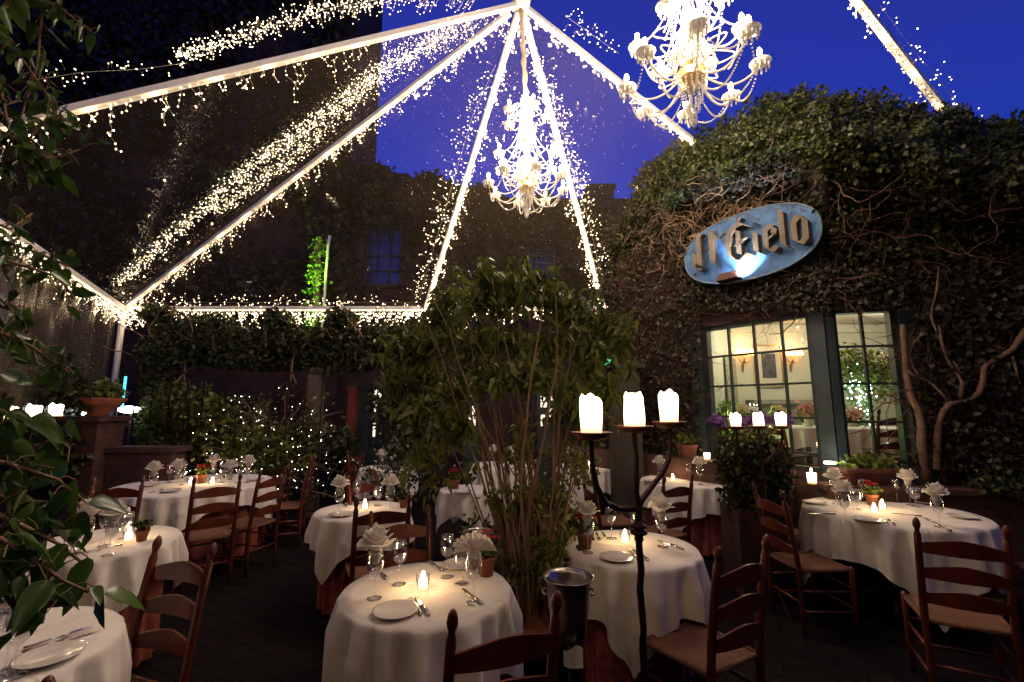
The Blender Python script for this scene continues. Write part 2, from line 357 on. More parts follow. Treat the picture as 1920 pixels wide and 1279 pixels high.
# ------------------------------------------------------------ prototypes: furniture and tableware
def make_chair():
    t = thing('ladder_back_chair', None, 'chair')
    seat = MB(); n = 9
    P = []
    for i in range(n + 1):
        v = i / n; row = []
        for j in range(n + 1):
            u = j / n * 2 - 1; w = .19 + .035 * v
            edge = max(abs(u), abs(v * 2 - 1)); z = .462 - .014 * (1 - edge ** 3) - (.012 if edge > .99 else 0)
            row.append((u * w, -.19 + .39 * v, z))
        P.append(row)
    seat.grid(P); seat.tube([(-.2, -.19, .448), (.2, -.19, .448)], .014, 6); seat.tube([(-.225, .2, .448), (.225, .2, .448)], .016, 6)
    seat.tube([(-.2, -.19, .448), (-.225, .2, .448)], .015, 6); seat.tube([(.2, -.19, .448), (.225, .2, .448)], .015, 6)
    seat.build('seat', m_rush, t, True)
    for s in (-1, 1):
        b = MB(); x = .2 * s
        path = [(x, -.2, 0), (x, -.2, .2), (x, -.2, .45), (x, -.215, .6), (x, -.245, .8), (x, -.27, .93), (x, -.272, .945), (x, -.274, .957), (x, -.276, .967), (x, -.28, .985), (x, -.284, 1.005), (x, -.287, 1.02), (x, -.288, 1.027)]
        b.tube(path, [.014, .018, .021, .021, .02, .019, .014, .012, .016, .021, .018, .011, .003], 10); b.build('leg', m_wood, t, True)
        b = MB(); b.tube([(.225 * s, .2, 0), (.225 * s, .2, .2), (.225 * s, .2, .46), (.225 * s, .2, .475)], [.014, .019, .021, .012], 10); b.build('leg', m_wood, t, True)
    for z in (.58, .72, .86):
        b = MB(); yb = -.2 - (z - .45) * .17; m = 14; V = []
        for i in range(m + 1):
            u = i / m * 2 - 1; arch = .034 * (1 - abs(u) ** 1.5) ** 1.0 if abs(u) < .8 else .034 * (1 - .8 ** 1.5) * (1 - abs(u)) / .2
            yo = yb - .028 * (1 - u * u)
            V += [(u * .19, yo - .006, z - .026), (u * .19, yo + .006, z - .026), (u * .19, yo + .004, z + .028 + arch), (u * .19, yo - .008, z + .028 + arch)]
        Fc = []
        for i in range(m):
            a = i * 4; Fc += [(a + k, a + (k + 1) % 4, a + 4 + (k + 1) % 4, a + 4 + k) for k in range(4)]
        b.add(V, Fc + [(0, 3, 2, 1), (m * 4, m * 4 + 1, m * 4 + 2, m * 4 + 3)]).build('slat', m_wood, t)
    for z in (.16, .3):
        b = MB(); b.tube([(-.225, .2, z + .02), (0, .2, z + .02), (.225, .2, z + .02)], [.008, .011, .008], 7)
        b.build('stretcher', m_wood, t, True)
        for s in (-1, 1):
            b = MB(); b.tube([(.2 * s, -.2, z), (.212 * s, 0, z), (.225 * s, .2, z)], [.008, .011, .008], 7); b.build('stretcher', m_wood, t, True)
    b = MB(); b.tube([(-.2, -.2, .22), (.2, -.2, .22)], .009, 7); b.build('stretcher', m_wood, t, True)
    return t
CHAIR = Proto(make_chair)
def face(v): return math.atan2(-v[0], v[1])
def chair_posts(label, ax, ay, bx, by, away=True):
    A, B = atz(ax, ay, 1.0), atz(bx, by, 1.0); M = (A + B) / 2; d = (B - A)[:2]; d /= np.linalg.norm(d)
    f = np.array([-d[1], d[0]]) * (1 if away else -1)
    if (f[1] > 0) != away: f = -f
    c = M[:2] + f * .28
    return CHAIR.put(label, (c[0], c[1], 0), face(f), 'ladder-back dining chairs', (.9, .95, .985))
def chair_at(label, x, y, fx, fy, z=0): return CHAIR.put(label, (x, y, z), face((fx, fy)), 'ladder-back dining chairs', (.92, .95, .985))

def make_glass():
    t = thing('wine_glass', None, 'wine glass')
    MB().lathe([(.001, .003), (.034, .003), (.034, .001), (.02, .006), (.006, .012), (.004, .02), (.004, .085), (.008, .095), (.026, .11), (.037, .135), (.039, .16), (.036, .185), (.033, .205), (.0325, .205), (.035, .185), (.038, .16), (.036, .136), (.025, .112), (.001, .1)], n=18).build('bowl', m_glass, t, True)
    return t
def make_goblet():
    t = thing('water_goblet', None, 'goblet')
    MB().lathe([(.001, .003), (.036, .003), (.02, .006), (.006, .012), (.005, .05), (.008, .058), (.03, .075), (.042, .1), (.044, .13), (.04, .165), (.0395, .165), (.043, .13), (.041, .1), (.029, .078), (.001, .066)], n=18).build('bowl', m_glass, t, True)
    return t
def napkin_rose(seed):
    def mk():
        r_ = random.Random(seed); t = thing('folded_napkin', None, 'napkin'); b = MB()
        for lay in range(4):
            P = []; ph = r_.uniform(0, 6); nn = 48; R1 = .075 - lay * .013; H = .055 + lay * .02; k1, k2 = r_.choice((3, 4)), r_.choice((5, 7))
            for i in range(7):
                v = i / 6; row = []
                for j in range(nn + 1):
                    q = 2 * PI * j / nn
                    rr = (.012 + (R1 - .012) * v ** .8) * (1 + .07 * v * math.sin(k1 * q + ph) + .05 * v * math.sin(k2 * q + 2 * ph))
                    z = H * v ** .9 + .008 * v * math.sin(k1 * q + ph * 2) + .005 * v * math.cos(k2 * q) - (.018 * (v - .7) / .3 if v > .7 else 0)
                    row.append((rr * math.cos(q), rr * math.sin(q), z))
                P.append(row)
            b.grid(P)
        b.lathe([(.012, -.05), (.02, -.03), (.026, 0), (.02, .02)], n=14); b.build('petal_folds', m_nap, t, True)
        return t
    return mk
def napkin_fan():
    t = thing('folded_napkin', None, 'napkin'); b = MB()
    for side in (-1, 1):
        P = []; nn = 40
        for i in range(6):
            v = i / 5; row = []
            for j in range(nn + 1):
                a = (j / nn - .5) * 2.5; w = .012 * v * (1 if j % 4 < 2 else -1)
                rr = .015 + .085 * v * (1 - .15 * abs(a))
                row.append((rr * math.sin(a) * 1.05, side * (.01 + .03 * v) + w, rr * math.cos(a) * .75 + .01 - .012 * v * v))
            P.append(row)
        b.grid(P)
    b.lathe([(.012, -.05), (.02, -.03), (.026, 0), (.016, .03)], n=14); b.build('petal_folds', m_nap, t, True); return t
GLASS, GOBLET = Proto(make_glass), Proto(make_goblet)
ROSES = [Proto(napkin_rose(3)), Proto(napkin_rose(8)), Proto(napkin_rose(21))]; FAN = Proto(napkin_fan)
def make_plate():
    t = thing('side_plate', None, 'plate')
    MB().lathe([(.001, .004), (.055, .004), (.062, .006), (.09, .014), (.095, .016), (.096, .018), (.09, .018), (.062, .01), (.055, .008), (.001, .008)], n=36).build('dish', m_china, t, True); return t
PLATE = Proto(make_plate)
def make_fork():
    t = thing('dinner_fork', None, 'fork'); b = MB()
    for s in (-1.5, -.5, .5, 1.5): b.tube([(s * .0062, .035, .008), (s * .0066, .07, .009), (s * .0062, .1, .006)], [.0016, .0016, .001], 5)
    b.box((0, .026, .006), (.024, .02, .003)); b.build('tines', m_steel, t)
    h = MB(); h.tube([(0, .02, .006), (0, -.02, .008), (0, -.09, .005)], [.003, .0035, .007], 8); h.build('handle', m_steel, t, True); return t
def make_knife():
    t = thing('dinner_knife', None, 'knife')
    MB().add([(-.007, 0, .002), (.007, 0, .002), (.009, .09, .002), (.002, .118, .002), (-.007, .1, .002), (-.006, 0, .0045), (.006, 0, .0045), (.008, .09, .0035), (.002, .117, .003), (-.006, .1, .0035)],
             [(0, 4, 3, 2, 1), (5, 6, 7, 8, 9), (0, 1, 6, 5), (1, 2, 7, 6), (2, 3, 8, 7), (3, 4, 9, 8), (4, 0, 5, 9)]).build('blade', m_steel, t)
    h = MB(); h.tube([(0, .005, .005), (0, -.04, .007), (0, -.1, .005)], [.005, .007, .008], 8); h.build('handle', m_steel, t, True); return t
FORK, KNIFE = Proto(make_fork), Proto(make_knife)
def make_votive():
    t = thing('votive_candle', None, 'candle')
    MB().lathe([(.02, 0), (.021, .002), (.021, .036), (.018, .04), (.001, .037)], n=14).build('wax', m_waxs, t, True)
    MB().lathe([(.001, .0), (.027, .0), (.031, .02), (.033, .055), (.0325, .055), (.03, .02), (.026, .003), (.001, .003)], n=18).build('glass_cup', m_glass, t, True)
    MB().ball((0, 0, .056), .0095, 8, 8, (1, 1, 2)).build('flame', m_flame, t, True); return t
VOTIVE = Proto(make_votive)
def pot_profile(r, h): return [(.001, 0), (r * .68, 0), (r * .94, h * .78), (r * 1.05, h * .78), (r * 1.08, h), (r * .96, h), (r * .88, h * .82), (.001, h * .82)]
def make_pot(kind):
    def mk():
        t = thing('flower_pot', None, 'potted plant')
        MB().lathe(pot_profile(.052, .095), n=22).build('pot', m_terra, t, True)
        MB().lathe([(.001, .08), (.047, .079)], n=14).build('soil', m_soil, t)
        P = clump((0, 0, .135), (.065, .065, .045), 150); 
        st = MB()
        for i in range(12):
            q = rnd.uniform(0, 6.3); st.tube([(0, 0, .075), (.03 * math.cos(q), .03 * math.sin(q), .12), (.055 * math.cos(q), .055 * math.sin(q), .165)], .0015, 4)
        st.build('stems', m_ivy, t)
        leaves('leaves', P, unit(P - np.array([0, 0, .08])), .032, m_tree if kind else m_ivy, t, aspect=.42)
        if kind == 1:
            for i in range(9):
                q = rnd.uniform(0, 6.3); r0 = rnd.uniform(.01, .062); f = MB(); c = (r0 * math.cos(q), r0 * math.sin(q), .185 + rnd.uniform(-.015, .02))
                for k in range(6):
                    a = k * PI / 3 + q; e = .024
                    f.add([c, (c[0] + e * math.cos(a - .4), c[1] + e * math.sin(a - .4), c[2] + .008), (c[0] + e * 1.2 * math.cos(a), c[1] + e * 1.2 * math.sin(a), c[2] + .002), (c[0] + e * math.cos(a + .4), c[1] + e * math.sin(a + .4), c[2] + .008)], [(0, 1, 2, 3)])
                f.build('flower', m_flower_r, t)
        return t
    return mk
POTH, POTR = Proto(make_pot(0)), Proto(make_pot(1))

# ------------------------------------------------------------ tables
def make_table(r):
    t = thing('round_table', None, 'table')
    MB().lathe([(.001, .715), (r - .01, .715), (r, .725), (r, .742), (r - .01, .75), (.001, .75)], n=40).build('tabletop', m_wood, t, True)
    MB().lathe([(.001, .0), (.05, .06), (.045, .2), (.03, .4), (.06, .7), (.09, .715)], n=14).build('pedestal', m_wood, t, True)
    for k in range(4):
        b = MB(); q = PI / 4 + k * PI / 2; c, s = math.cos(q), math.sin(q)
        b.tube([(c * .03, s * .03, .16), (c * .16, s * .16, .1), (c * .27, s * .27, .02)], [.025, .022, .02], 7); b.build('leg', m_wood, t, True)
    return t
def make_cloth(r, half, corner, seed, z0=.757, flare=.10, label='', name='tablecloth', m=None, group='white tablecloths', loc=(0, 0, 0), maxdrop=None, fold=.05):
    r_ = random.Random(seed); nA = 320 if maxdrop is None else 180; P = []
    ph = [r_.uniform(0, 6.28) for _ in range(6)]; nf = [int(v * (r / .41) ** .8) for v in (7, 12, 17, 22)]
    rows_in = 7; rows_out = 22
    for i in range(rows_in + rows_out + 1):
        row = []
        for j in range(nA + 1):
            q = 2 * PI * j / nA; a = q - corner
            if maxdrop is None:
                ext = half / max(abs(math.cos(a + PI / 4)), abs(math.sin(a + PI / 4)))   # a square cloth
                ext = min(ext, half * 1.40)
            else: ext = r + maxdrop
            if i <= rows_in:
                rr = r * i / rows_in; z = z0 + (.0015 * math.sin(7 * q + 3 * rr) if i < rows_in else 0)
                if i == rows_in: z -= .001
            else:
                d = (ext - r) * (i - rows_in) / rows_out
                f = math.sin(nf[0] * q + ph[0]) * .4 + math.sin(nf[1] * q + ph[1]) * .55 + math.sin(nf[2] * q + ph[2]) * .55 + math.sin(nf[3] * q + ph[3]) * .35
                f = f / 1.1; f = math.copysign(abs(f) ** .75, f)
                amp = fold * min(1, d / .16) * (.75 + .7 * (ext / max(half, .01) - 1) if maxdrop is None else 1)
                rr = (r + .010 * min(1, d / .015) + flare * d * .15 + amp * (f + .25)) if maxdrop is None else (r - min(.07, d * .4) + amp * f)
                rr = max(rr, r + .008 - min(.06, max(0, d - .01) * .6)) if maxdrop is None else rr
                z = z0 - d + .004 * f * d; dd = min(d / .02, 1); z = z0 - d * .99 - .001
                z = max(z, .02)
            row.append((rr * math.cos(q), rr * math.sin(q), z))
        P.append(row)
    b = MB(); b.grid(P); o = b.build(name, m or m_cloth, None, True, loc)
    return tag(o, label, 'tablecloth', group)
def set_table(desc, cx, yb, yf, r, corner, half, seed, skirt=None, lab=None):
    A, B = atz(cx, yb, .76), atz(cx, yf, .76); c = (A + B) / 2
    print('TABLE', desc, 'c', c.round(2), 'r_est', round((B[1] - A[1]) / -2, 2), 'used', r)
    t = make_table(r); t.location = (c[0], c[1], 0); tag(t, f'round wooden table under the cloth, {desc}', None, 'round dining tables')
    make_cloth(r, half, corner, seed, label=f'white linen cloth draped over {desc}', loc=(c[0], c[1], 0))
    if skirt is not None:
        make_cloth(r - .008, 0, 0, seed + 50, z0=.7535, flare=.02, label=f'{"printed reddish" if skirt else "terracotta"} underskirt reaching the floor at {desc}', name='table_skirt', m=m_skirt2 if skirt == 2 else m_skirt, group='long red table skirts', loc=(c[0], c[1], 0), maxdrop=.73, fold=.022)
    return c
ZT = .759
cnt = {}
def P_(proto, px, py, label, rz=0, z=ZT, group=None, sc=None):
    p = atz(px, py, z); return proto.put(label, (p[0], p[1], z), rz, group, sc)
def napkin(k, px, py, where, desc, rz=0, sc=1.0):
    """a napkin centred at this pixel, standing in the bowl of a stemmed glass"""
    p = atz(px, py, 1.0); pr = FAN if k == 'F' else ROSES[k]
    w = 'fan' if k == 'F' else 'rose'
    pr.put(f'white napkin folded as a {w}, {where}, {desc}', (p[0], p[1], ZT + .205), rz, 'folded napkins in glasses', 1.05 * sc)
    GLASS.put(f'stemmed glass holding the napkin {where}, {desc}', (p[0], p[1], ZT), 0, 'glasses holding napkins')
def glass(px, py, where, desc, gob=False): P_(GOBLET if gob else GLASS, px, py, f'empty {"goblet" if gob else "wine glass"} {where}, {desc}', group='empty stemmed glasses')
def plate(px, py, where, desc): P_(PLATE, px, py, f'white side plate {where}, {desc}', group='white side plates')
def cutlery(pr, x0, y0, x1, y1, where, desc):
    a, b = atz(x0, y0, ZT), atz(x1, y1, ZT); c = (a + b) / 2; d = a - b
    pr.put(f'steel {"fork" if pr is FORK else "knife"} {where}, {desc}', (c[0], c[1], ZT + .001), face(d), 'steel cutlery')

T = {}
def VOT(px, py, where, desc, W=1.1):
    W *= 1.1
    o = P_(VOTIVE, px, py + 3, f'lit votive candle {where}, {desc}', group='lit votive candles'); p = o.location
    lamp((p[0], p[1], p[2] + .1), W, (1, .6, .27), .012)
# front middle
d = 'front table by the wine bucket'
T[1] = set_table(d, 800, 1050, 1180, .395, R(-72), .69, 1, 0)
plate(742, 1150, 'at the front edge', d); cutlery(FORK, 766, 1122, 792, 1158, 'beside the front plate', d); cutlery(KNIFE, 778, 1120, 806, 1157, 'beside the front plate', d)
napkin(1, 706, 1018, 'at the left', d, .3, 1.05); glass(748, 1096, 'behind the candle on the left', d); glass(838, 1082, 'behind the candle on the right', d)
napkin('F', 889, 1024, 'at the right', d, .2, 1.1); glass(866, 1094, 'beside the fan napkin', d, True)
cutlery(KNIFE, 699, 1060, 732, 1094, 'at the left rim', d); cutlery(KNIFE, 866, 1104, 906, 1137, 'at the right rim', d); cutlery(FORK, 802, 1053, 830, 1072, 'at the far rim', d)
plate(862, 1062, 'at the far edge', d); VOT(793, 1098, 'in the middle', d, 1.5); P_(POTR, 911, 1078, 'terracotta pot of red flowers at the right rim, front middle table', group='flower pots on tables')
# left of the tree
d = 'table left of the middle tree'
T[2] = set_table(d, 680, 935, 981, .38, R(-112), .60, 2, 0)
napkin(0, 638, 908, 'at the left', d); glass(668, 945, 'next to the candle', d); napkin(2, 733, 906, 'at the right', d); glass(708, 948, 'between candle and napkin', d, True)
plate(640, 967, 'near the left rim', d); cutlery(KNIFE, 640, 941, 652, 953, 'near the left rim', d); VOT(684, 950, 'in the middle', d, .8)
P_(POTH, 756, 952, 'small herb pot at the right rim of the table left of the tree', group='flower pots on tables', sc=.75); plate(715, 968, 'near the chair', d)
# far left, wide
d = 'wide far left table'
T[3] = set_table(d, 368, 886, 934, .78, R(-75), .95, 3, 0)
for k, (x, y, w) in enumerate([(290, 878, 'first from the left'), (335, 873, 'second from the left'), (401, 863, 'third from the left'), (432, 874, 'fourth from the left'), (467, 865, 'fifth from the left')]):
    napkin(k % 3, x, y, w, d, k)
VOT(357, 905, 'left of the red flowers', d, 1.0); VOT(398, 904, 'right of the red flowers', d, 1.0)
P_(POTR, 377, 906, 'terracotta pot of red flowers between two candles on the far left table', group='flower pots on tables')
for x, y, w in [(280, 912, 'at the left end'), (320, 922, 'at the near left'), (420, 918, 'at the near right'), (478, 901, 'at the right end')]: plate(x, y, w, d)
for x, y, w in [(316, 905, 'left of both candles'), (340, 910, 'left of the left candle'), (415, 905, 'right of both candles'), (447, 905, 'near the right end')]: glass(x, y, w, d)
cutlery(FORK, 300, 917, 310, 923, 'at the near left', d); cutlery(KNIFE, 440, 915, 455, 922, 'at the near right', d)
# left, with the herb pot
d = 'left table with the lone herb pot'
T[4] = set_table(d, 188, 988, 1050, .42, R(-132), .61, 4, 0)
napkin(0, 166, 958, 'at the left', d); napkin(1, 214, 961, 'at the middle', d); glass(232, 1010, 'left of the candle', d, True); glass(196, 1024, 'in front of the napkins', d)
VOT(241, 1008, 'beside the pot', d, 1.0); P_(POTH, 265, 1014, 'terracotta pot with green herb on the left table', group='flower pots on tables')
cutlery(KNIFE, 80, 1032, 150, 1022, 'near the leaves', d); cutlery(FORK, 175, 1035, 215, 1026, 'in front of the glasses', d); plate(115, 1040, 'near the leaves', d)
# bottom left corner
d = 'bottom left corner table'
T[5] = set_table(d, -50, 1160, 1320, .40, R(-60), .68, 5, 0)
plate(92, 1236, 'at the right rim', d); cutlery(FORK, 150, 1186, 62, 1214, 'beside the plate', d); cutlery(KNIFE, 154, 1192, 70, 1220, 'beside the plate', d)
napkin(2, 46, 1120, 'behind the leaves', d, 1); glass(8, 1262, 'at the left frame edge', d)
# behind the candelabra
d = 'table behind the iron candelabra'
T[6] = set_table(d, 1183, 984, 1082, .40, R(-15), .68, 6, 2)
P_(POTR, 1097, 1028, 'terracotta pot of red flowers at the left rim, table behind the candelabra', group='flower pots on tables')
napkin(0, 1101, 958, 'at the left', d, 2, .9); glass(1147, 1010, 'left of the candle', d); glass(1192, 1002, 'right of the candle', d, True); napkin(1, 1239, 950, 'at the right', d, 1)
VOT(1172, 1012, 'in the middle', d, 1.3); plate(1156, 1049, 'at the near rim', d); cutlery(FORK, 1180, 1036, 1205, 1055, 'right of the plate', d); cutlery(KNIFE, 1188, 1032, 1215, 1052, 'right of the plate', d)
cutlery(KNIFE, 1233, 1014, 1285, 1032, 'at the right rim', d)
# big right
d = 'large right table'
T[7] = set_table(d, 1668, 926, 1004, .62, R(-108), .93, 7)
napkin(2, 1563, 893, 'rearmost on the left', d, .5); napkin(0, 1580, 917, 'nearest on the left', d, 1.5); napkin(1, 1701, 895, 'at the far right', d); napkin(0, 1754, 924, 'nearest on the right', d, 2)
VOT(1640, 957, 'in front of the red flowers', d, 1.2); VOT(1655, 950, 'right of the red flowers', d, .7); P_(POTR, 1636, 947, 'pot of red flowers in the middle of the large right table', group='flower pots on tables')
plate(1626, 977, 'in the middle at the near rim', d); plate(1527, 944, 'at the left rim', d); plate(1688, 937, 'at the far rim', d); plate(1806, 971, 'at the right rim', d); plate(1738, 944, 'far right', d)
for x0, y0, x1, y1, w, k in [(1515, 964, 1570, 965, 'near the left napkins', KNIFE), (1650, 970, 1672, 990, 'right of the middle plate', FORK), (1660, 970, 1684, 990, 'right of the middle plate', KNIFE), (1736, 974, 1752, 981, 'left of the right napkin', FORK), (1762, 986, 1778, 994, 'below the right napkin', KNIFE), (1690, 966, 1712, 968, 'behind the near plate', FORK)]:
    cutlery(k, x0, y0, x1, y1, w, d)
glass(1608, 955, 'left of the flowers', d, True); glass(1620, 940, 'behind the flowers on the left', d); glass(1683, 942, 'behind the candles on the right', d); glass(1718, 950, 'between the right napkins', d, True)
# beneath the lit window
d = 'table below the lit window'
T[8] = set_table(d, 1283, 886, 918, .5, R(-35), .78, 8, 2)
napkin(0, 1237, 866, 'at the left', d, 1, 1.0); napkin(1, 1311, 868, 'at the right', d); VOT(1262, 897, 'left of the flower pot', d, 1.0)
P_(POTR, 1280, 897, 'terracotta pot of flowers beside the candle under the lit window', group='flower pots on tables'); plate(1338, 903, 'at the right rim', d); plate(1220, 903, 'at the left rim', d); glass(1293, 902, 'right of the flower pot', d)
# seen through the tree
d = 'small table left of the tree trunk'
T[9] = set_table(d, 874, 902, 932, .27, R(-60), .5, 9)
P_(POTR, 853, 916, 'terracotta pot of red flowers on the small table left of the trunk', group='flower pots on tables'); plate(868, 924, 'at the near rim', d)
d = 'farthest table by the ladder-back chairs'
T[10] = set_table(d, 728, 868, 886, .4, R(-120), .66, 10)
napkin(1, 716, 852, 'at the middle', d)
d = 'table half hidden right of the trunk'
T[11] = set_table(d, 1098, 864, 886, .45, R(-30), .74, 11)
napkin(0, 1070, 848, 'at the left', d); VOT(1105, 872, 'in the middle', d, .7)
d = 'farthest table behind the tree trunk'
T[12] = set_table(d, 942, 860, 882, .45, R(-80), .74, 12)
napkin(2, 925, 843, 'at the left', d); napkin(0, 960, 846, 'at the right', d)

# ------------------------------------------------------------ chairs
chair_posts('ladder-back chair with its back to the viewer, at the front middle table', 857, 1150, 1042, 1117)
chair_posts('ladder-back chair right of the near candelabra with its rush seat in view', 1346, 1031, 1445, 1007)
chair_posts('ladder-back chair with its back to the viewer, at the large right table', 1718, 974, 1888, 990)
chair_posts('red-lit ladder-back chair between the herb pot table and the corner table', 303, 1008, 402, 1021, False)
chair_posts('ladder-back chair with its back to the viewer, at the wide far left table', 369, 897, 448, 890)
chair_posts('ladder-back chair with its back to the viewer, at the table left of the tree', 669, 936, 768, 929)
chair_posts('ladder-back chair between the front table and the table left of the tree', 694, 961, 803, 948, False)
chair_posts('ladder-back chair with its back to the viewer, at the table below the window', 1232, 897, 1313, 889)
chair_at('ladder-back chair pushed in from the left at the large right table', 2.28, 3.72, 1, .05)
chair_at('ladder-back chair standing alone below the lit window near the candle trio', 2.62, 4.95, -1, .25)
chair_at('ladder-back chair at the right frame edge beside the large table', 3.95, 3.45, -1, .1)
chair_at('ladder-back chair behind the large right table under the planter', 2.62, 4.45, .35, -1)
chair_at('ladder-back chair half hidden behind the left foliage', -3.45, 3.95, .3, -1)
chair_at('chair at the bottom edge whose knob only shows, by the corner table', -1.36, 1.0, -1, .15)
chair_at('ladder-back chair turned sideways at the right end of the far left table', -2.72, 4.9, -1, .25)
chair_at('dim ladder-back chair right of the far left table, farther back', -2.75, 5.75, -1, -.3)
chair_at('dim ladder-back chair behind the right end of the far left table', -3.3, 6.3, -.3, -1)
chair_posts('ladder-back chair behind the table left of the tree', 652, 893, 702, 884, False)
chair_at('far ladder-back chair beside the red post', -2.1, 6.9, 1, -.3)
chair_at('ladder-back chair left of the table below the lit window', 1.05, 5.0, 1, .15)
chair_at('ladder-back chair at the left of the half hidden table', .35, 6.2, 1, .1)
# ------------------------------------------------------------ ground
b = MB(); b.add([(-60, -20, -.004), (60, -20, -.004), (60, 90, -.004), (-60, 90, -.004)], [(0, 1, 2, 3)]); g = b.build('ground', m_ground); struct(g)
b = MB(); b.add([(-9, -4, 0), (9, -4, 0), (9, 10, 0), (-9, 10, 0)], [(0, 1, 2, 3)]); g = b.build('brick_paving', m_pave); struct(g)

# ------------------------------------------------------------ marquee frame, strings of fairy lights
APEX = at(977, 8, 4.9); zE = 3.31
V1 = np.array([-4.13, 2.81, zE]); C1 = at(232, 578, 7.5); E3 = at(798, 572, 7.5); E4 = at(1132, 545, 7.5); E4[2] = E3[2] = C1[2] = zE = C1[2]
B5 = at(1303, 268, 5.7); V1[2] = zE
V1 = atz(-200, 285, zE)
tent = thing('marquee_tent', 'white painted marquee ribs meeting at the peak above the tables', 'marquee frame', (APEX[0], APEX[1], 0))
O = np.array([APEX[0], APEX[1], 0])
def beam(name, p0, p1, w, h, par, off=O):
    p0, p1 = np.array(p0) - off, np.array(p1) - off; d = p1 - p0; L = np.linalg.norm(d); d /= L
    s = np.cross(d, [0, 0, 1.]); s /= np.linalg.norm(s) + 1e-9; u = np.cross(s, d); vs = []
    for q in (p0, p1):
        for a, c in ((-1, -1), (1, -1), (1, 1), (-1, 1)): vs.append(q + s * a * w / 2 + u * c * h / 2)
    b = MB(); b.add(vs, [(3, 2, 1, 0), (4, 5, 6, 7), (0, 1, 5, 4), (1, 2, 6, 5), (2, 3, 7, 6), (3, 0, 4, 7)]); return b.build(name, m_beam, par)
a_ = lambda e, t=.02: APEX + (e - APEX) * t
V0 = V1 + (V1 - C1) * .9
RIBS = [V1, C1, E3, E4, B5]
for e in RIBS: beam('roof_rib', a_(e), e, .07, .05, tent)
beam('eave_rail', C1, E3, .06, .06, tent); beam('eave_rail', E3 + [.03, 0, 0], E4, .06, .06, tent)
dE = (V0 - C1) / np.linalg.norm(V0 - C1); beam('eave_rail', C1 + dE * .05, V0, .06, .06, tent)
MB().tube([C1 - O - [0, 0, C1[2]], C1 - O - [0, 0, .03]], .045, 12).build('corner_post', m_beam, tent, True)
MB().lathe([(.001, -.12), (.1, -.1), (.12, 0), (.1, .1), (.001, .12)], tuple(APEX - O + [0, 0, .05]), 14).build('peak_hub', m_beam, tent, True)
# the bay to the right and the one overhead
B6a, B6b = at(1560, -60, 3.9), at(1788, 230, 4.6)
t6 = thing('marquee_rib', 'white lit marquee rib coming down to the hedge top at the upper right', 'marquee rib', B6b)
beam('tube', B6a, B6b, .075, .06, t6, B6b)

# clear vinyl roof and side curtain
m_vinyl = glassy('clear_vinyl', tint=(.93, .92, .9), gloss=.014, rough=.03, white=.024)
m_curtain = glassy('curtain_vinyl', tint=(.8, .78, .74), gloss=.08, rough=.15, white=.07)
roof = MB()
up = np.array([0, 0, .05])
for p, q in ((V1, C1), (C1, E3), (E3, E4), (E4, B5)): roof.add([a_(p, .02) + up, p + up, q + up, a_(q, .02) + up], [(0, 1, 2, 3)])
tag(roof.build('vinyl_roof', m_vinyl), 'clear vinyl roof sheet stretched over the white ribs', 'vinyl roof')
b = MB(); P = []
for i in range(2):
    row = []
    for j in range(240):
        s = j / 239; p = C1 + (V0 - C1) * (s * .72 + .005); n = np.array([dE[1], -dE[0], 0])
        f = math.sin(s * 115) * .045 + math.sin(s * 51 + 1) * .05 + math.sin(s * 23) * .05
        row.append(p + n * (f * (1 if i else .6) + .05) + [0, 0, -.06 if i == 0 else -(1.75 + .1 * math.sin(s * 9))])
    P.append(row)
b.grid(P); tag(b.build('vinyl_curtain', m_curtain, None, True), 'clear vinyl side curtain hanging in folds at the left eave', 'vinyl curtain')

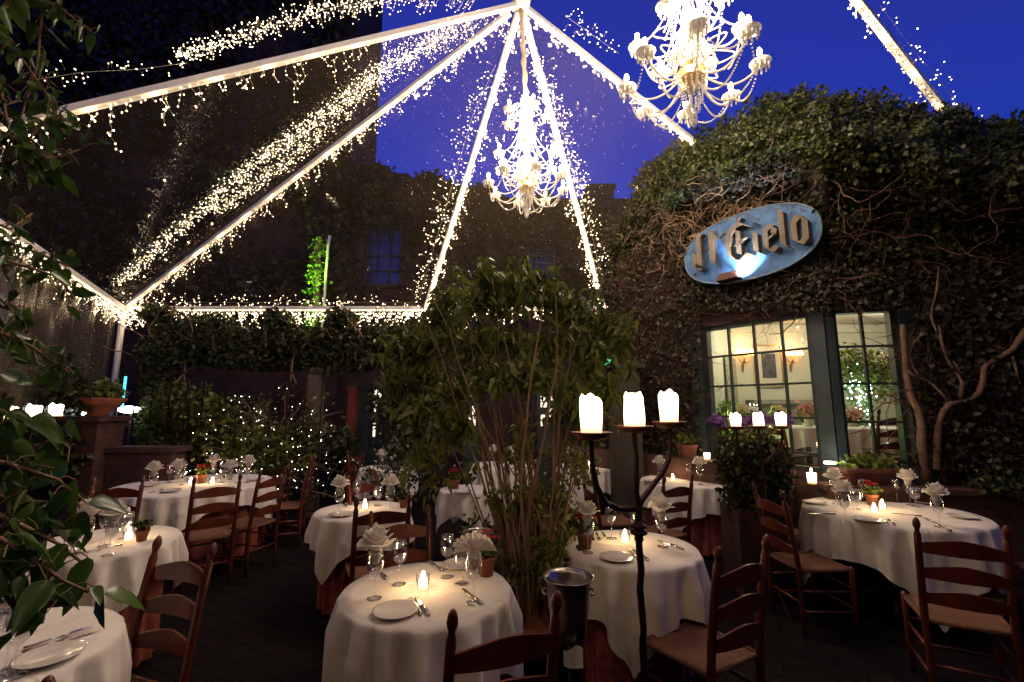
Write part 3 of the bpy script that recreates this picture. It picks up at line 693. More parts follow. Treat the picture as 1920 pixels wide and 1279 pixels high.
OCT = None
def icicles(label, p0, p1, lo, hi, step, r, nparts, W=0, nl=0, below=True, panel=None, dens=1, grp='strings of icicle fairy lights', wirer=.0022, name='icicle_light_string', off=(0, 0, 0), grav=None):
    """a lead wire from p0 to p1 with short branching drops, each with bulbs"""
    p0, p1 = np.array(p0) + off, np.array(p1) + off; L = np.linalg.norm(p1 - p0); d = (p1 - p0) / L
    t = thing(name, label, 'string lights', p0, 0, grp); w = MB(); B = []
    g0 = np.array(grav if grav is not None else (0, 0, -1.)); side = np.cross(d, g0); side /= np.linalg.norm(side)
    n = int(L / step)
    w.tube([d * (L * i / 30) + side * .004 * math.sin(i * 2) for i in range(31)], wirer, 4)
    for i in range(n):
        if rnd.random() > dens: continue
        q = d * (L * (i + rnd.random()) / n); l = rnd.uniform(lo, hi) * (.55 + .45 * math.sin(i * .9)); pts = [q.copy()]
        B.append(q.copy()); dirv = g0 + d * rnd.uniform(-.6, .6) + side * rnd.uniform(-.5, .5)
        while l > 0:
            s = rnd.uniform(.045, .075); dv = dirv + d * rnd.uniform(-.8, .8) + side * rnd.uniform(-.6, .6); dv /= np.linalg.norm(dv)
            q = q + dv * s; pts.append(q.copy()); B.append(q + np.random.RandomState(rnd.randrange(10**6)).normal(size=3) * .004); l -= s
            if rnd.random() < .35:
                e = q + (d * rnd.choice((-1, 1)) * .8 + g0 * .4 + side * rnd.uniform(-.5, .5)) * .035; w.tube([q, e], wirer * .7, 3, False); B.append(e)
        w.tube(pts, wirer * .75, 3, False)
    w.build('wire', m_wire, t)
    B = sorted(B, key=lambda q: np.linalg.norm(q + p0 - CAM))
    global OCT
    if OCT is None: OCT = {}
    if r not in OCT:
        mb = MB(); mb.ball((0, 0, 0), r, 6, 4, (1, 1, 1.35)); me = bpy.data.meshes.new('bulb'); me.from_pydata(mb.v, [], mb.f); me.materials.append(m_bulb); OCT[r] = me
    for q in B[:nparts]: link('bulb', OCT[r], None, t, q)
    if len(B) > nparts:
        mb = MB()
        for q in B[nparts:]: mb.octa(q, r)
        o = mb.build('far_bulbs', m_bulb, t); o['kind'] = 'stuff'
    for i in range(nl):
        lamp(d * (L * (i + .5) / nl) + g0 * .07, W, (1, .66, .36), .02, t)
    return t
def scatter(label, f, n, r, nparts=0, grp='strings of icicle fairy lights', W=0, nl=0):
    """added bulbs standing in for light strings reflected in the vinyl; f(s) gives (point, spread vectors) for s in 0..1"""
    p0 = f(0)[0]; t = thing('roof_light_reflection', label, 'string lights', p0, 0, grp); w = MB(); B = []
    lead = [f(i / 40)[0] - p0 for i in range(41)]; w.tube(lead, .0015, 4)
    for i in range(n):
        s = rnd.random(); p, e1, e2, sp1, sp2 = f(s); q = p - p0; u = rnd.gauss(0, 1); 
        q = q + e1 * sp1 * max(-2.2, min(2.2, u)) + e2 * sp2 * rnd.gauss(0, 1); B.append(q)
        if i % 2 == 0: w.tube([p - p0 + e1 * sp1 * u * .4, q], .0012, 3, False)
    w.build('wire', m_wire, t); mb = MB()
    for q in B[nparts:]: mb.octa(q, r)
    o = mb.build('far_bulbs', m_bulb, t); o['kind'] = 'stuff'
    for i in range(nl): lamp(f((i + .5) / nl)[0] - p0 + [0, 0, -.05], W, (1, .66, .36), .02, t)
    return t
dn = np.array([0, 0, -.04])
icicles('icicle lights under the top left rib of the marquee', a_(V1), V1, .08, .34, .075, .0058, 100, .8, 12, off=dn)
icicles('icicle lights under the rib reaching the left corner post', a_(C1), C1, .08, .30, .05, .0062, 100, .9, 14, off=dn)
icicles('icicle lights under the rib left of the small chandelier', a_(E3), E3, .05, .28, .032, .008, 60, .8, 12, off=dn)
icicles('icicle lights under the rib right of the small chandelier', a_(E4), E4, .05, .28, .032, .008, 60, .8, 12, off=dn)
icicles('icicle lights under the rib running down to the hedge', a_(B5), B5, .05, .22, .045, .008, 60, 1.4, 8, off=dn)
icicles('icicle lights along the low eave behind the hedge', C1, E3, .1, .38, .022, .0085, 80, 2.0, 8, off=dn)
icicles('icicle lights along the low eave behind the tree', E3, E4, .1, .3, .08, .008, 60, 1.4, 2, off=dn)
icicles('dense icicle lights along the left eave by the curtain', C1, V0, .1, .38, .026, .0066, 100, .9, 6, off=dn)
icicles('icicle lights on the rib above the right hedge', B6a, B6b, .05, .14, .045, .0075, 60, .9, 4, off=dn)
# reflections of the strings in the vinyl, modelled as added bulbs beside each rib
def panel_fn(P0, P1, Q, a0, a1, sp):
    """line parallel to rib P0-P1 shifted towards Q on the roof panel"""
    e = Q - P0; r_ = P1 - P0; r_ = r_ / np.linalg.norm(r_); e = e - r_ * np.dot(e, r_); e /= np.linalg.norm(e)
    nrm = np.cross(r_, e)
    return lambda s: (P0 + (P1 - P0) * s + e * (a0 + (a1 - a0) * s) + nrm * .03, e, nrm, sp, .012)
def pix_fn(pts, A, n, sp):
    W = [onplane(x, y, A, n) for x, y in pts]; cum = [0]
    for i in range(len(W) - 1): cum.append(cum[-1] + math.hypot(pts[i + 1][0] - pts[i][0], pts[i + 1][1] - pts[i][1]))
    n = n / np.linalg.norm(n)
    def f(s):
        q = s * cum[-1]
        for i in range(len(W) - 1):
            if q <= cum[i + 1] or i == len(W) - 2:
                u = (q - cum[i]) / (cum[i + 1] - cum[i]); p = W[i] + (W[i + 1] - W[i]) * u; r_ = W[i + 1] - W[i]; r_ /= np.linalg.norm(r_)
                e = np.cross(n, r_); spp = sp[0] + (sp[1] - sp[0]) * s; return (p, e, n, spp, .012)
    return f
nBC = np.cross(V1 - APEX, C1 - APEX)
scatter('fairy light reflections modelled as bulbs up the roof between the two left ribs', pix_fn([(228, 530), (310, 455), (430, 345), (540, 262), (640, 190), (720, 125), (860, 50)], APEX, nBC, (.09, .12)), 1350, .0052)
scatter('sparse fairy light reflections scattered between the two left ribs below the peak', pix_fn([(400, 400), (560, 290), (680, 170), (800, 90), (900, 45)], APEX, nBC, (.10, .18)), 800, .005)
nAB = np.cross(V0 - APEX, V1 - APEX)
scatter('loose fairy light reflections on the roof above the top left rib', pix_fn([(330, 105), (420, 82), (520, 45), (620, 15), (760, -10), (900, -15)], V1, np.cross(V1 - APEX, np.array([.6, -1, .1])), (.045, .13)), 900, .0046)
scatter('few fairy light reflections above the far end of the top left rib', pix_fn([(60, 150), (160, 135), (260, 130), (350, 118)], V1, np.cross(V1 - APEX, np.array([.6, -1, .1])), (.06, .05)), 40, .0055)
n34 = np.cross(C1 - APEX, E3 - APEX)
scatter('fairy light reflections on the roof left of the rib beside the small chandelier', pix_fn([(785, 560), (815, 460), (850, 340), (885, 220), (930, 120)], APEX, n34, (.1, .10)), 320, .0064)
n45 = np.cross(E4 - APEX, B5 - APEX)
scatter('fairy light reflections on the roof right of the rib beside the small chandelier', pix_fn([(1128, 520), (1105, 420), (1075, 320), (1045, 210), (1010, 110)], APEX, n45, (.09, .08)), 400, .0064)
scatter('fairy light reflections on the roof above the rib running to the hedge', pix_fn([(1160, 100), (1110, 65), (1060, 30)], APEX, n45, (.06, .06)), 50, .007)
nz6 = np.cross(B6b - B6a, np.array([1, .2, 0]))
scatter('fairy light reflections right of the rib above the right hedge', pix_fn([(1650, 10), (1710, 90), (1760, 150), (1830, 240)], B6b, nz6, (.09, .07)), 60, .0075)
scatter('fairy light reflections along the eave top rail in front of the dark wall', lambda s: (C1 + (E4 - C1) * s * .62 + [0, 0, .1], np.array([0, 0, 1.]), np.array([0, 1., 0]), .07, .02), 230, .0075)
m_bulb2 = m_bulb

# ------------------------------------------------------------ chandeliers
def make_chandelier():
    t = thing('crystal_chandelier', None, 'chandelier')
    prof = [(.001, -.12), (.03, -.11), (.06, -.08), (.09, -.02), (.095, .03), (.07, .08), (.03, .11), (.025, .16), (.05, .2), (.055, .26), (.03, .31), (.02, .4), (.045, .46), (.05, .52), (.02, .58), (.018, .7), (.04, .76), (.045, .82), (.02, .88), (.015, 1.0), (.035, 1.05), (.03, 1.12), (.012, 1.17), (.001, 1.2)]
    MB().lathe(prof, n=16).build('column', m_crystal, t, True)
    b = MB(); b.lathe([(.05, -.1), (.098, -.02), (.104, .03), (.07, .09)], n=10); b.build('lower_ball', m_bronze, t)
    for (na, rr, z0, zc, dz, ph) in ((8, .45, .02, .06, -.13, .2), (6, .36, .30, .36, -.1, .5), (5, .25, .86, .92, -.08, 0)):
        for k in range(na):
            q = 2 * PI * k / na + ph; c, s = math.cos(q), math.sin(q); b = MB(); pts = []
            for i in range(13):
                u = i / 12; r_ = .05 + (rr - .05) * u; z = z0 + dz * math.sin(u * PI * .85) * 1.1 + (zc - z0) * u ** 3
                pts.append((r_ * c, r_ * s, z))
            b.tube(pts, .008, 6)
            # a scroll above the arm
            b.tube([((.05 + (rr * .55) * math.sin(u * PI)) * c, (.05 + (rr * .55) * math.sin(u * PI)) * s, z0 + .02 + .16 * u) for u in [i / 10 for i in range(11)]], .006, 5)
            a = b.build('arm', m_crystal, t, True)
            e = pts[-1]
            MB().ball((e[0], e[1], e[2] + .098), .017, 8, 6, (1, 1, 1.9)).build('bulb', m_cbulb, a, True)
            dr = MB().lathe([(.001, -.012), (.03, -.008), (.072, .018), (.066, .02), (.02, .004), (.013, .012), (.013, .07), (.001, .07)], e, 12)
            for j in range(10):
                qq = q + 2 * PI * j / 10; p = (e[0] + .052 * math.cos(qq), e[1] + .052 * math.sin(qq), e[2] + .002)
                dr.ball(p, .007, 6, 4); dr.ball((p[0], p[1], p[2] - .024), .008, 6, 4, (1, 1, 2.6))
            dr.build('candle_cup', m_crystal, a, True)
    # beaded swags from the outer cups to the ball and between cups
    def swag(p, q_, sag, nb):
        b = MB(); p, q_ = np.array(p), np.array(q_)
        for i in range(nb + 1):
            u = i / nb; x = p + (q_ - p) * u; x[2] -= sag * 4 * u * (1 - u); b.octa(x, .009)
        b.build('bead_swag', m_crystal, t)
    for k in range(8):
        q = 2 * PI * k / 8 + .2; q2 = q + 2 * PI / 8; A = (.45 * math.cos(q), .45 * math.sin(q), .03); B = (.06 * math.cos(q), .06 * math.sin(q), -.08)
        swag(A, B, .2, 34); swag(A, (.45 * math.cos(q2), .45 * math.sin(q2), .03), .16, 22)
    for k in range(6):
        q = 2 * PI * k / 6 + .5; A = (.36 * math.cos(q), .36 * math.sin(q), .35); swag(A, (.05 * math.cos(q), .05 * math.sin(q), .8), .12, 34); swag(A, (.25 * math.cos(q), .25 * math.sin(q), .02), .06, 18)
    for k in range(5):
        q = 2 * PI * k / 5; swag((.25 * math.cos(q), .25 * math.sin(q), .9), (.03 * math.cos(q), .03 * math.sin(q), 1.12), .06, 18)
    b = MB()
    for ring, (r_, z, n_) in enumerate(((.09, -.05, 14), (.07, -.12, 12), (.045, -.2, 10), (.02, -.28, 6))):
        for k in range(n_):
            q = 2 * PI * k / n_; 
            for j in range(4): b.octa((r_ * math.cos(q), r_ * math.sin(q), z - j * .022), .009)
    for k in range(26):
        q = 2 * PI * k / 26; r1, r2 = (.05, .17) if k % 2 else (.06, .1); z1, z2 = (.78, .40) if k % 2 else (1.12, .62)
        for j in range(20):
            u = j / 19; rr = r1 + (r2 - r1) * u ** 1.6; b.octa((rr * math.cos(q), rr * math.sin(q), z1 + (z2 - z1) * u), .011)
        r1, r2, z1, z2 = .06, .13 + .05 * (k % 2), .36, .06
        for j in range(16):
            u = j / 15; rr = r1 + (r2 - r1) * u; b.octa((rr * math.cos(q), rr * math.sin(q), z1 + (z2 - z1) * u), .011)
    b.ball((0, 0, -.36), .022, 8, 6, (1, 1, 1.4)); b.tube([(0, 0, -.1), (0, 0, -.35)], .003, 4)
    b.build('crystal_drop', m_crystal, t)
    for k in range(8):
        q = 2 * PI * k / 8 + .2; lamp((.45 * math.cos(q), .45 * math.sin(q), .16), CHW, (1, .77, .52), .015, t)
    for k in range(3):
        q = 2 * PI * k / 3 + .5; lamp((.36 * math.cos(q), .36 * math.sin(q), .48), CHW, (1, .77, .52), .015, t)
    for k in range(3):
        q = 2 * PI * k / 3; lamp((.25 * math.cos(q), .25 * math.sin(q), 1.05), CHW, (1, .77, .52), .015, t)
    for z, r_ in ((.2, .1), (.55, .1), (.95, .09)):
        for k in range(3):
            q = 2 * PI * k / 3 + z * 7; c = (r_ * math.cos(q), r_ * math.sin(q), z); MB().ball(c, .013, 8, 6, (1, 1, 1.7)).build('bulb', m_cbulb, t, True); lamp((c[0] * 1.5, c[1] * 1.5, z + .02), 5, (1, .72, .42), .012, t)  # bulbs and lamps added inside the column to brighten the crystals
    return t
CHW = 16
m_cbulb = mat('chandelier_bulb', (1, .9, .75), .5, emit=90, ecol=(1, .82, .55), samp='NONE')
CH = Proto(make_chandelier)
c1 = at(987, 350, 4.9); CH.put('smaller crystal chandelier hanging from the peak between two lit ribs', c1, 0, 'crystal chandeliers', .98)
c2 = at(1296, 145, 3.35); CH.put('larger crystal chandelier cut by the top frame edge, above the ivy', c2, .3, 'crystal chandeliers', 1.13)
b = MB(); zz = np.linspace(0, 1, 16); top = APEX - [0, 0, .08]; bot = c1 + [0, 0, 1.12]
b.tube([bot + (top - bot) * u + [.006 * math.sin(u * 30), 0, 0] for u in zz], [.028 + .008 * math.sin(i * 2.3) for i in range(16)], 10)
tag(b.build('chain_sleeve', m_fabric, None, True), 'gathered beige fabric sleeve over the chandelier chain below the peak', 'chain sleeve')
b = MB(); b.tube([c2 + [0, 0, 1.26], c2 + [0, 0, 2.6]], .012, 8); tag(b.build('hanging_chain', m_bronze, None), 'chain above the larger chandelier, beyond the top frame edge', 'chain')

# ------------------------------------------------------------ candelabra
def candelabra(label, posts, zt, tr, sub, cr, ch, knob=True):
    """posts: three (x, y) tray centres; the middle one carries the pole"""
    mx, my = posts[1]; t = thing('iron_candelabra', f'tall black iron candelabra with three trays, {label}', 'candelabra', (mx, my, 0), 0, 'iron candelabras')
    b = MB(); b.tube([(.004 * math.sin(i * 2.2), .004 * math.cos(i * 1.7), i / 20 * (zt[1] - .02) + .05) for i in range(21)], [.013] * 10 + [.0145] * 6 + [.011] * 5, 8); b.build('pole', m_iron, t, True)
    b = MB(); b.lathe([(.013, -.045), (.02, -.035), (.016, -.02), (.034, -.012), (.036, -.002), (.018, .006), (.034, .014), (.03, .024), (.018, .03), (.014, .045)], (0, 0, zt[1] - .425), 16); b.build('knob', m_iron, t, True)
    for k in range(3):
        q = k * 2 * PI / 3 + .6; c, s = math.cos(q), math.sin(q)
        MB().tube([(0, 0, .2), (.06 * c, .06 * s, .19), (.15 * c, .15 * s, .1), (.2 * c, .2 * s, .02), (.23 * c, .23 * s, .01)], [.012, .012, .01, .01, .012], 7).build('foot', m_iron, t, True)
    for i in (0, 2):
        dx, dy = posts[i][0] - mx, posts[i][1] - my; z0 = zt[1] - .335; z1 = zt[i] - .03
        prof = [(0, 0), (.15, .0), (.45, .015), (.75, .05), (.93, .12), (1, .2), (1.0, .27), (1, z1 - z0)] if i == 0 else [(0, 0), (.12, .03), (.4, .075), (.7, .12), (.9, .17), (1, .23), (1, .28), (1, z1 - z0)]
        MB().tube([(dx * a, dy * a, z0 + c) for a, c in prof], [.012, .013, .012, .012, .012, .011, .01, .01], 8).build('arm', m_iron, t, True)
    for i in range(3):
        p = (posts[i][0] - mx, posts[i][1] - my, zt[i])
        MB().lathe([(.001, -.032), (.015, -.03), (tr * .7, -.022), (tr * .95, -.004), (tr, .004), (tr * .96, .004), (tr * .7, -.012), (.001, -.018)], p, 26).build('tray', m_rust, t, True)
        c = MB(); n = 22; P = []
        r2 = random.Random(i * 7 + len(label)); ph = r2.uniform(0, 6); tilt = r2.uniform(-.02, .02)
        for j in range(13):
            v = j / 12; row = []
            for k in range(n + 1):
                q = 2 * PI * k / n; rr = cr * (1 + .05 * math.sin(v * 5 + ph) + .04 * math.sin(2 * q + ph) * v) * (1 if v < .93 else 1 - (v - .93) * 2.5)
                z = -.016 + ch * v + (v ** 3) * (.008 * math.sin(q + ph) + .005 * math.sin(3 * q) + .005 * math.sin(5 * q + ph))
                row.append((p[0] + rr * math.cos(q), p[1] + rr * math.sin(q), p[2] + z))
            P.append(row)
        c.grid(P); q0 = len(c.v)
        c.add([(a[0] * .0 + p[0] + (a[0] - p[0]) * .99, p[1] + (a[1] - p[1]) * .99, a[2]) for a in P[-1]] + [(p[0], p[1], p[2] + ch - .035)], [(k, k + 1, n + 1) for k in range(n)])
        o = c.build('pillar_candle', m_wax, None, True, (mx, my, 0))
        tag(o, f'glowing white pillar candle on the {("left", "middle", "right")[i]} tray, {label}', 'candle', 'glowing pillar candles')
        lamp((mx + p[0], my + p[1], p[2] + ch + .04), 2.0, (1, .7, .38), .02)
    return t
q = [at(1109, 812, 1.78), at(1190, 800, 1.98), at(1255, 792, 2.16)]
candelabra('nearest, before the tree', [(p[0], p[1]) for p in q], [p[2] for p in q], .079, 0, .043, .155)
q = [at(1380, 800, 3.95), at(1423, 799, 3.95), at(1465, 799, 3.95)]
candelabra('above the purple flowers', [(p[0], p[1]) for p in q], [p[2] for p in q], .078, 0, .042, .125)
q = [at(16, 786, 3.9), at(62, 783, 4.0), at(103, 781, 4.1)]
candelabra('at the far left frame edge', [(p[0], p[1]) for p in q], [p[2] for p in q], .078, 0, .05, .12)

# ------------------------------------------------------------ wine buckets
def bucket(px, py, Y, r, h, label, stand=True, towel=True):
    p = at(px, py, Y); t = thing('wine_bucket', label, 'wine bucket', (p[0], p[1], 0), 0, 'wine buckets'); z = p[2] - h
    MB().lathe([(.001, 0), (r * .62, 0), (r * .7, .012), (r * .86, h * .55), (r * .93, h * .93), (r * 1.08, h * .985), (r * 1.1, h), (r * 1.05, h * 1.005), (r * .88, h * .93), (r * .8, h * .5), (r * .6, .02), (.001, .02)], (0, 0, z), 32).build('bowl', m_bucket, t, True)
    for s in (-1, 1):
        MB().tube([(s * (r * .9 + .02 * math.sin(u * PI)), .035 * math.cos(u * PI), z + h * .72 + .01 * math.sin(u * PI)) for u in [i / 8 for i in range(9)]], .005, 6).build('handle', m_bucket, t, True)
    if stand:
        b = MB(); b.lathe([(r * .72, 0), (r * .76, .006), (r * .72, .012)], (0, 0, z), 24)
        b.build('stand_ring', m_iron, t, True)
        for k in range(3):
            q = k * 2 * PI / 3 + .4; b = MB(); b.tube([(r * .72 * math.cos(q), r * .72 * math.sin(q), z + .006), (r * .6 * math.cos(q), r * .6 * math.sin(q), z * .5), (r * 1.0 * math.cos(q), r * 1.0 * math.sin(q), .01)], .007, 6); b.build('leg', m_iron, t, True)
    if towel:
        b = MB(); P = []
        for i in range(5):
            P.append([(x, -r * .78 - .012 + .006 * math.sin(x * 90), z - .0 - i * .018 - .03 * abs(x) * i + .008 * math.sin(x * 60 + i)) for x in np.linspace(-.035, .045, 14)])
        b.grid(P); o = b.build('hand_towel', m_nap, None, True, (p[0], p[1], 0)); tag(o, 'white napkin tied to the stand of the steel wine bucket', 'napkin')
bucket(1065, 1080, 2.15, .105, .25, 'steel wine bucket on a stand between the two near tables')
bucket(897, 997, 2.95, .09, .2, 'dark wine bucket rim showing behind the fan napkin', True, False)
# ------------------------------------------------------------ ivy-clad dining house on the right
PA = np.array([2.52, 5.8, 0]); dA = np.array([.6, -.8, 0]); nA = np.array([-.8, -.6, 0])
uA = lambda px, py=700: float(np.dot(onplane(px, py, PA, nA) - PA, dA))
zA = lambda px, py: float(onplane(px, py, PA, nA)[2])
u_end = uA(1556); JA = PA + dA * u_end
JB = at(1960, 650, JA[1] - .42); JB[2] = 0; dB = JB - JA; dB[2] = 0; LB = np.linalg.norm(dB); dB /= LB; nB = np.array([dB[1], -dB[0], 0])
if nB[1] > 0: nB = -nB
uB = lambda px, py=700: float(np.dot(onplane(px, py, JA, nB) - JA, dB))
zB = lambda px, py: float(onplane(px, py, JA, nB)[2])
house = thing('dining_house', 'vine covered brick dining house with lit windows and blue frames', 'house', JA)
def wbox(mb, P, d, n, u0, u1, z0, z1, h0, h1, off=None):
    """box in a wall's frame: u along, z up, h outwards"""
    off = JA if off is None else off; vs = []
    for u in (u0, u1):
        for h in (h0, h1):
            for z in (z0, z1): vs.append(P + d * u + n * h + [0, 0, z] - off)
    return mb.add(vs, [(0, 1, 3, 2), (4, 6, 7, 5), (0, 4, 5, 1), (2, 3, 7, 6), (0, 2, 6, 4), (1, 5, 7, 3)])
A0, A1 = uA(1322), uA(1527); zT, zT2 = (zA(1330, 612) + zA(1515, 586)) / 2, zB(1620, 577)
B0, B1_ = uB(1571), uB(1693)
print('house', 'A', A0, A1, u_end, 'zT', zT, zA(1330, 612), zA(1515, 586), 'B', B0, B1_, zT2, 'JA', JA, 'zbot', zA(1345, 850), zB(1600, 860), LB)
z0w = .95
w = MB(); wbox(w, PA, dA, nA, uA(1165), A0, 0, 4.3, -.2, 0); wbox(w, PA, dA, nA, A0, u_end - .14, zT, 4.3, -.2, 0); wbox(w, PA, dA, nA, A0, A1, 0, z0w, -.2, 0)
wbox(w, JA, dB, nB, .14, B0, zT2, 4.3, -.2, 0); wbox(w, JA, dB, nB, B0, B1_, zT2, 4.3, -.2, 0); wbox(w, JA, dB, nB, B1_, LB + 2, 0, 4.3, -.2, 0); wbox(w, JA, dB, nB, B0, B1_, 0, z0w, -.2, 0)
w.build('wall', m_brick, house)
fr = MB(); wbox(fr, PA, dA, nA, A1 + .002, u_end, 0, 4.3, -.16, .03); wbox(fr, JA, dB, nB, .0, B0 - .002, 0, 4.3, -.16, .032); fr.build('corner_post', m_blueframe, house)
fr = MB(); wbox(fr, PA, dA, nA, A0 - .2, A0 - .003, 0, zT + .1, .003, .06); fr.build('door_jamb', m_blueframe, house)
fr = MB(); wbox(fr, JA, dB, nB, B1_ + .003, B1_ + .16, 0, zT2 + .05, .003, .06); fr.build('door_jamb', m_blueframe, house)
def window(P, d, n, u0, u1, z0, z1, nu, rows):
    f = MB(); t_ = .045
    wbox(f, P, d, n, u0 + .001, u0 + t_, z0 + .001, z1 - .001, -.12, -.02); wbox(f, P, d, n, u1 - t_, u1 - .001, z0 + .001, z1 - .001, -.12, -.02)
    wbox(f, P, d, n, u0 + t_, u1 - t_, z1 - t_, z1 - .001, -.12, -.022); wbox(f, P, d, n, u0 + t_, u1 - t_, z0 + .001, z0 + t_, -.12, -.022)
    for i in range(1, nu):
        u = u0 + (u1 - u0) * i / nu; wbox(f, P, d, n, u - .012, u + .012, z0 + t_, z1 - t_, -.085, -.045)
    for z in rows: wbox(f, P, d, n, u0 + t_, u1 - t_, z - .012, z + .012, -.083, -.047)
    fo = f.build('window', m_muntin, house); g = MB(); g.add([P + d * u + n * -.065 + [0, 0, z] - JA for u, z in ((u0 + t_, z0 + t_), (u1 - t_, z0 + t_), (u1 - t_, z1 - t_), (u0 + t_, z1 - t_))], [(0, 1, 2, 3)])
    g.build('pane', m_pane, fo)
zr = [zA(1430, y) for y in (660, 721)]; dz_ = zr[0] - zr[1]
window(PA, dA, nA, A0, A1, z0w, zT, 4, [zT - (zT - zr[0]) , zr[1], zr[1] - dz_, zr[1] - 2 * dz_][:6])
zr = [zB(1630, y) for y in (648, 719)]; dz_ = zr[0] - zr[1]
window(JA, dB, nB, B0, B1_, z0w, zT2, 2, [zr[0], zr[1], zr[1] - dz_, zr[1] - 2 * dz_])

# the lit room behind
zc = 3.15; YR = 8.3
room = thing('dining_room', 'lit cream dining room seen through the blue framed windows', 'room', (5, 7, 0)); Ro = np.array([5, 7, 0])
i1 = PA + dA * (A0 - .35) - nA * .22; i2 = JA - nA * .22 + dB * .02; i3 = JA + dB * (LB + 1.9) - nB * .22; k2 = at(1368, 650, YR); k2[2] = 0; k3 = np.array([i3[0] + .3, YR, 0])
def wallq(mb, p, q, z0, z1, t=.06):
    d = q - p; d = d / np.linalg.norm(d); n = np.array([-d[1], d[0], 0]); vs = [x + n * s * t / 2 + [0, 0, z] - Ro for x in (p, q) for s in (-1, 1) for z in (z0, z1)]
    return mb.add(vs, [(0, 1, 3, 2), (4, 6, 7, 5), (0, 4, 5, 1), (2, 3, 7, 6), (0, 2, 6, 4), (1, 5, 7, 3)])
w = MB(); wallq(w, i1, k2, 0, zc); wallq(w, k2, k3, 0, zc); wallq(w, k3, i3, 0, zc); w.build('wall', m_cream, room)
for z, nm in ((zc, 'ceiling'), (.6, 'floor')):
    b = MB(); b.add([p - Ro + [0, 0, z] for p in (i1, i2, i3, k3, k2)], [(0, 1, 2, 3, 4)]); b.build(nm, m_cream if nm == 'ceiling' else m_pave, room)
b = MB(); wallq(b, k2 - [0, .06, 0], k3 - [0, .06, 0], zc - .16, zc - .02, .07); b.build('crown_moulding', m_cream, room)
for x in (4.3, 6.0):
    lamp((x, 6.9, 2.95), 30, (1, .86, .62), .06); 
lamp((3.9, 7.2, 2.6), 9, (1, .9, .6), .05)
m_shade = mat('sconce_shade', (.9, .5, .25), .6, emit=4.5, ecol=(1, .5, .2))
for px, w_ in ((1396, 'left of the picture'), (1487, 'right of the picture')):
    p = at(px, 668, YR - .14); t = thing('wall_sconce', f'lit wall sconce with warm shades {w_}, seen through the window', 'wall sconce', p, 0, 'wall sconces')
    MB().tube([(0, .1, -.28), (0, .08, -.15), (0, .03, -.08), (0, .02, .0)], [.012, .025, .02, .012], 7).build('backplate', m_bronze, t, True)
    for s in (-1, 0, 1):
        MB().tube([(0, .04, -.12), (s * .08, 0, -.1), (s * .12, -.01, -.04), (s * .12, -.01, .02)], .009, 6).build('arm', m_bronze, t, True)
        MB().lathe([(.065, .0), (.03, .11)], (s * .12, -.01, .02), 12).build('shade', m_shade, t, True)
    lamp(p + [0, -.1, .2], 5, (1, .62, .3), .05)
def picture(px, py, w_, h_, c1_, c2_, label, Y=YR - .05, rz=0, p=None):
    p = at(px, py, Y) if p is None else p; t = thing('framed_picture', label, 'picture', p, rz, 'framed pictures')
    MB().box((0, 0, 0), (w_, .02, h_)).build('mat_board', mat('picture_mat', (.6, .56, .46), .8), t)
    MB().box((0, -.0125, 0), (w_ * .55, .006, h_ * .62)).build('painting', mat('painting_' + label.split()[1], c1_, .7, col2=c2_, scale=9), t)
    f = MB()
    for s in (-1, 1): f.box((s * (w_ / 2 + .015), -.005, 0), (.03, .04, h_ + .06)); f.box((0, -.005, s * (h_ / 2 + .015)), (w_, .038, .03))
    f.build('frame', m_bronze, t)
picture(1441, 686, .46, .72, (.02, .03, .08), (.12, .1, .1), 'small dark blue painting in a pale frame between the wall sconces')
picture(1668, 700, .62, .7, (.25, .3, .02), (.5, .4, .08), 'small yellow green painting seen through the right window')
m_arch = mat('mural_panel', (.36, .37, .28), .8, col2=(.18, .2, .16), scale=13)
p = i1 + (k2 - i1) * .87; p[2] = 1.95; dw = (k2 - i1) / np.linalg.norm(k2 - i1)
t = thing('wall_mural', 'grey green mural panel on the left wall of the lit room', 'mural', p + np.array([.05, -.05, 0]), math.atan2(dw[1], dw[0])); MB().box((0, 0, 0), (.8, .02, 1.1)).build('panel', m_arch, t)
p = at(1470, 765, YR - .2); t = thing('fireplace', 'grey stone fireplace with a moulded mantel in the lit room', 'fireplace', (p[0], YR - .25, 0)); m_stone = mat('grey_stone', (.22, .2, .17), .8, col2=(.3, .28, .24))
MB().box((0, 0, 1.72), (1.25, .3, .07)).box((0, .03, 1.62), (1.12, .22, .12)).build('mantel', m_stone, t)
b = MB(); b.box((-.42, .05, .78), (.2, .2, 1.56)); b.box((.42, .05, .78), (.2, .2, 1.56)); b.box((0, .05, 1.4), (.638, .18, .3)); b.build('surround', m_stone, t); MB().box((0, .14, .62), (.636, .02, 1.25)).build('firebox', m_darkwall, t)
# furniture in the room
def room_table(px, Y, r, label):
    p = at(px, 800, Y); t = make_table(r); t.location = (p[0], Y, .6); tag(t, 'round table under the cloth, ' + label, None, 'round dining tables')
    make_cloth(r, r * 1.5, .3, int(px), label='white cloth on the ' + label, loc=(p[0], Y, .6)); return p
p = room_table(1512, 6.6, .5, 'table inside the lit room, left window')
p2 = room_table(1622, 6.3, .55, 'table inside the lit room, right window')
chair_at('dark red ladder-back chair seen through the right window', at(1640, 800, 5.55)[0], 5.55, -.1, 1, .6)
chair_at('ladder-back chair turned sideways seen through the right window', at(1690, 800, 6.0)[0], 6.0, -1, .2, .6)
chair_at('ladder-back chair seen at the lower right of the left window', at(1487, 800, 5.75)[0] + .02, 5.85, 1, .1, .6)
chair_at('ladder-back chair silhouetted at the lower left of the left window', at(1345, 800, 6.7)[0], 6.9, .3, 1, .6)
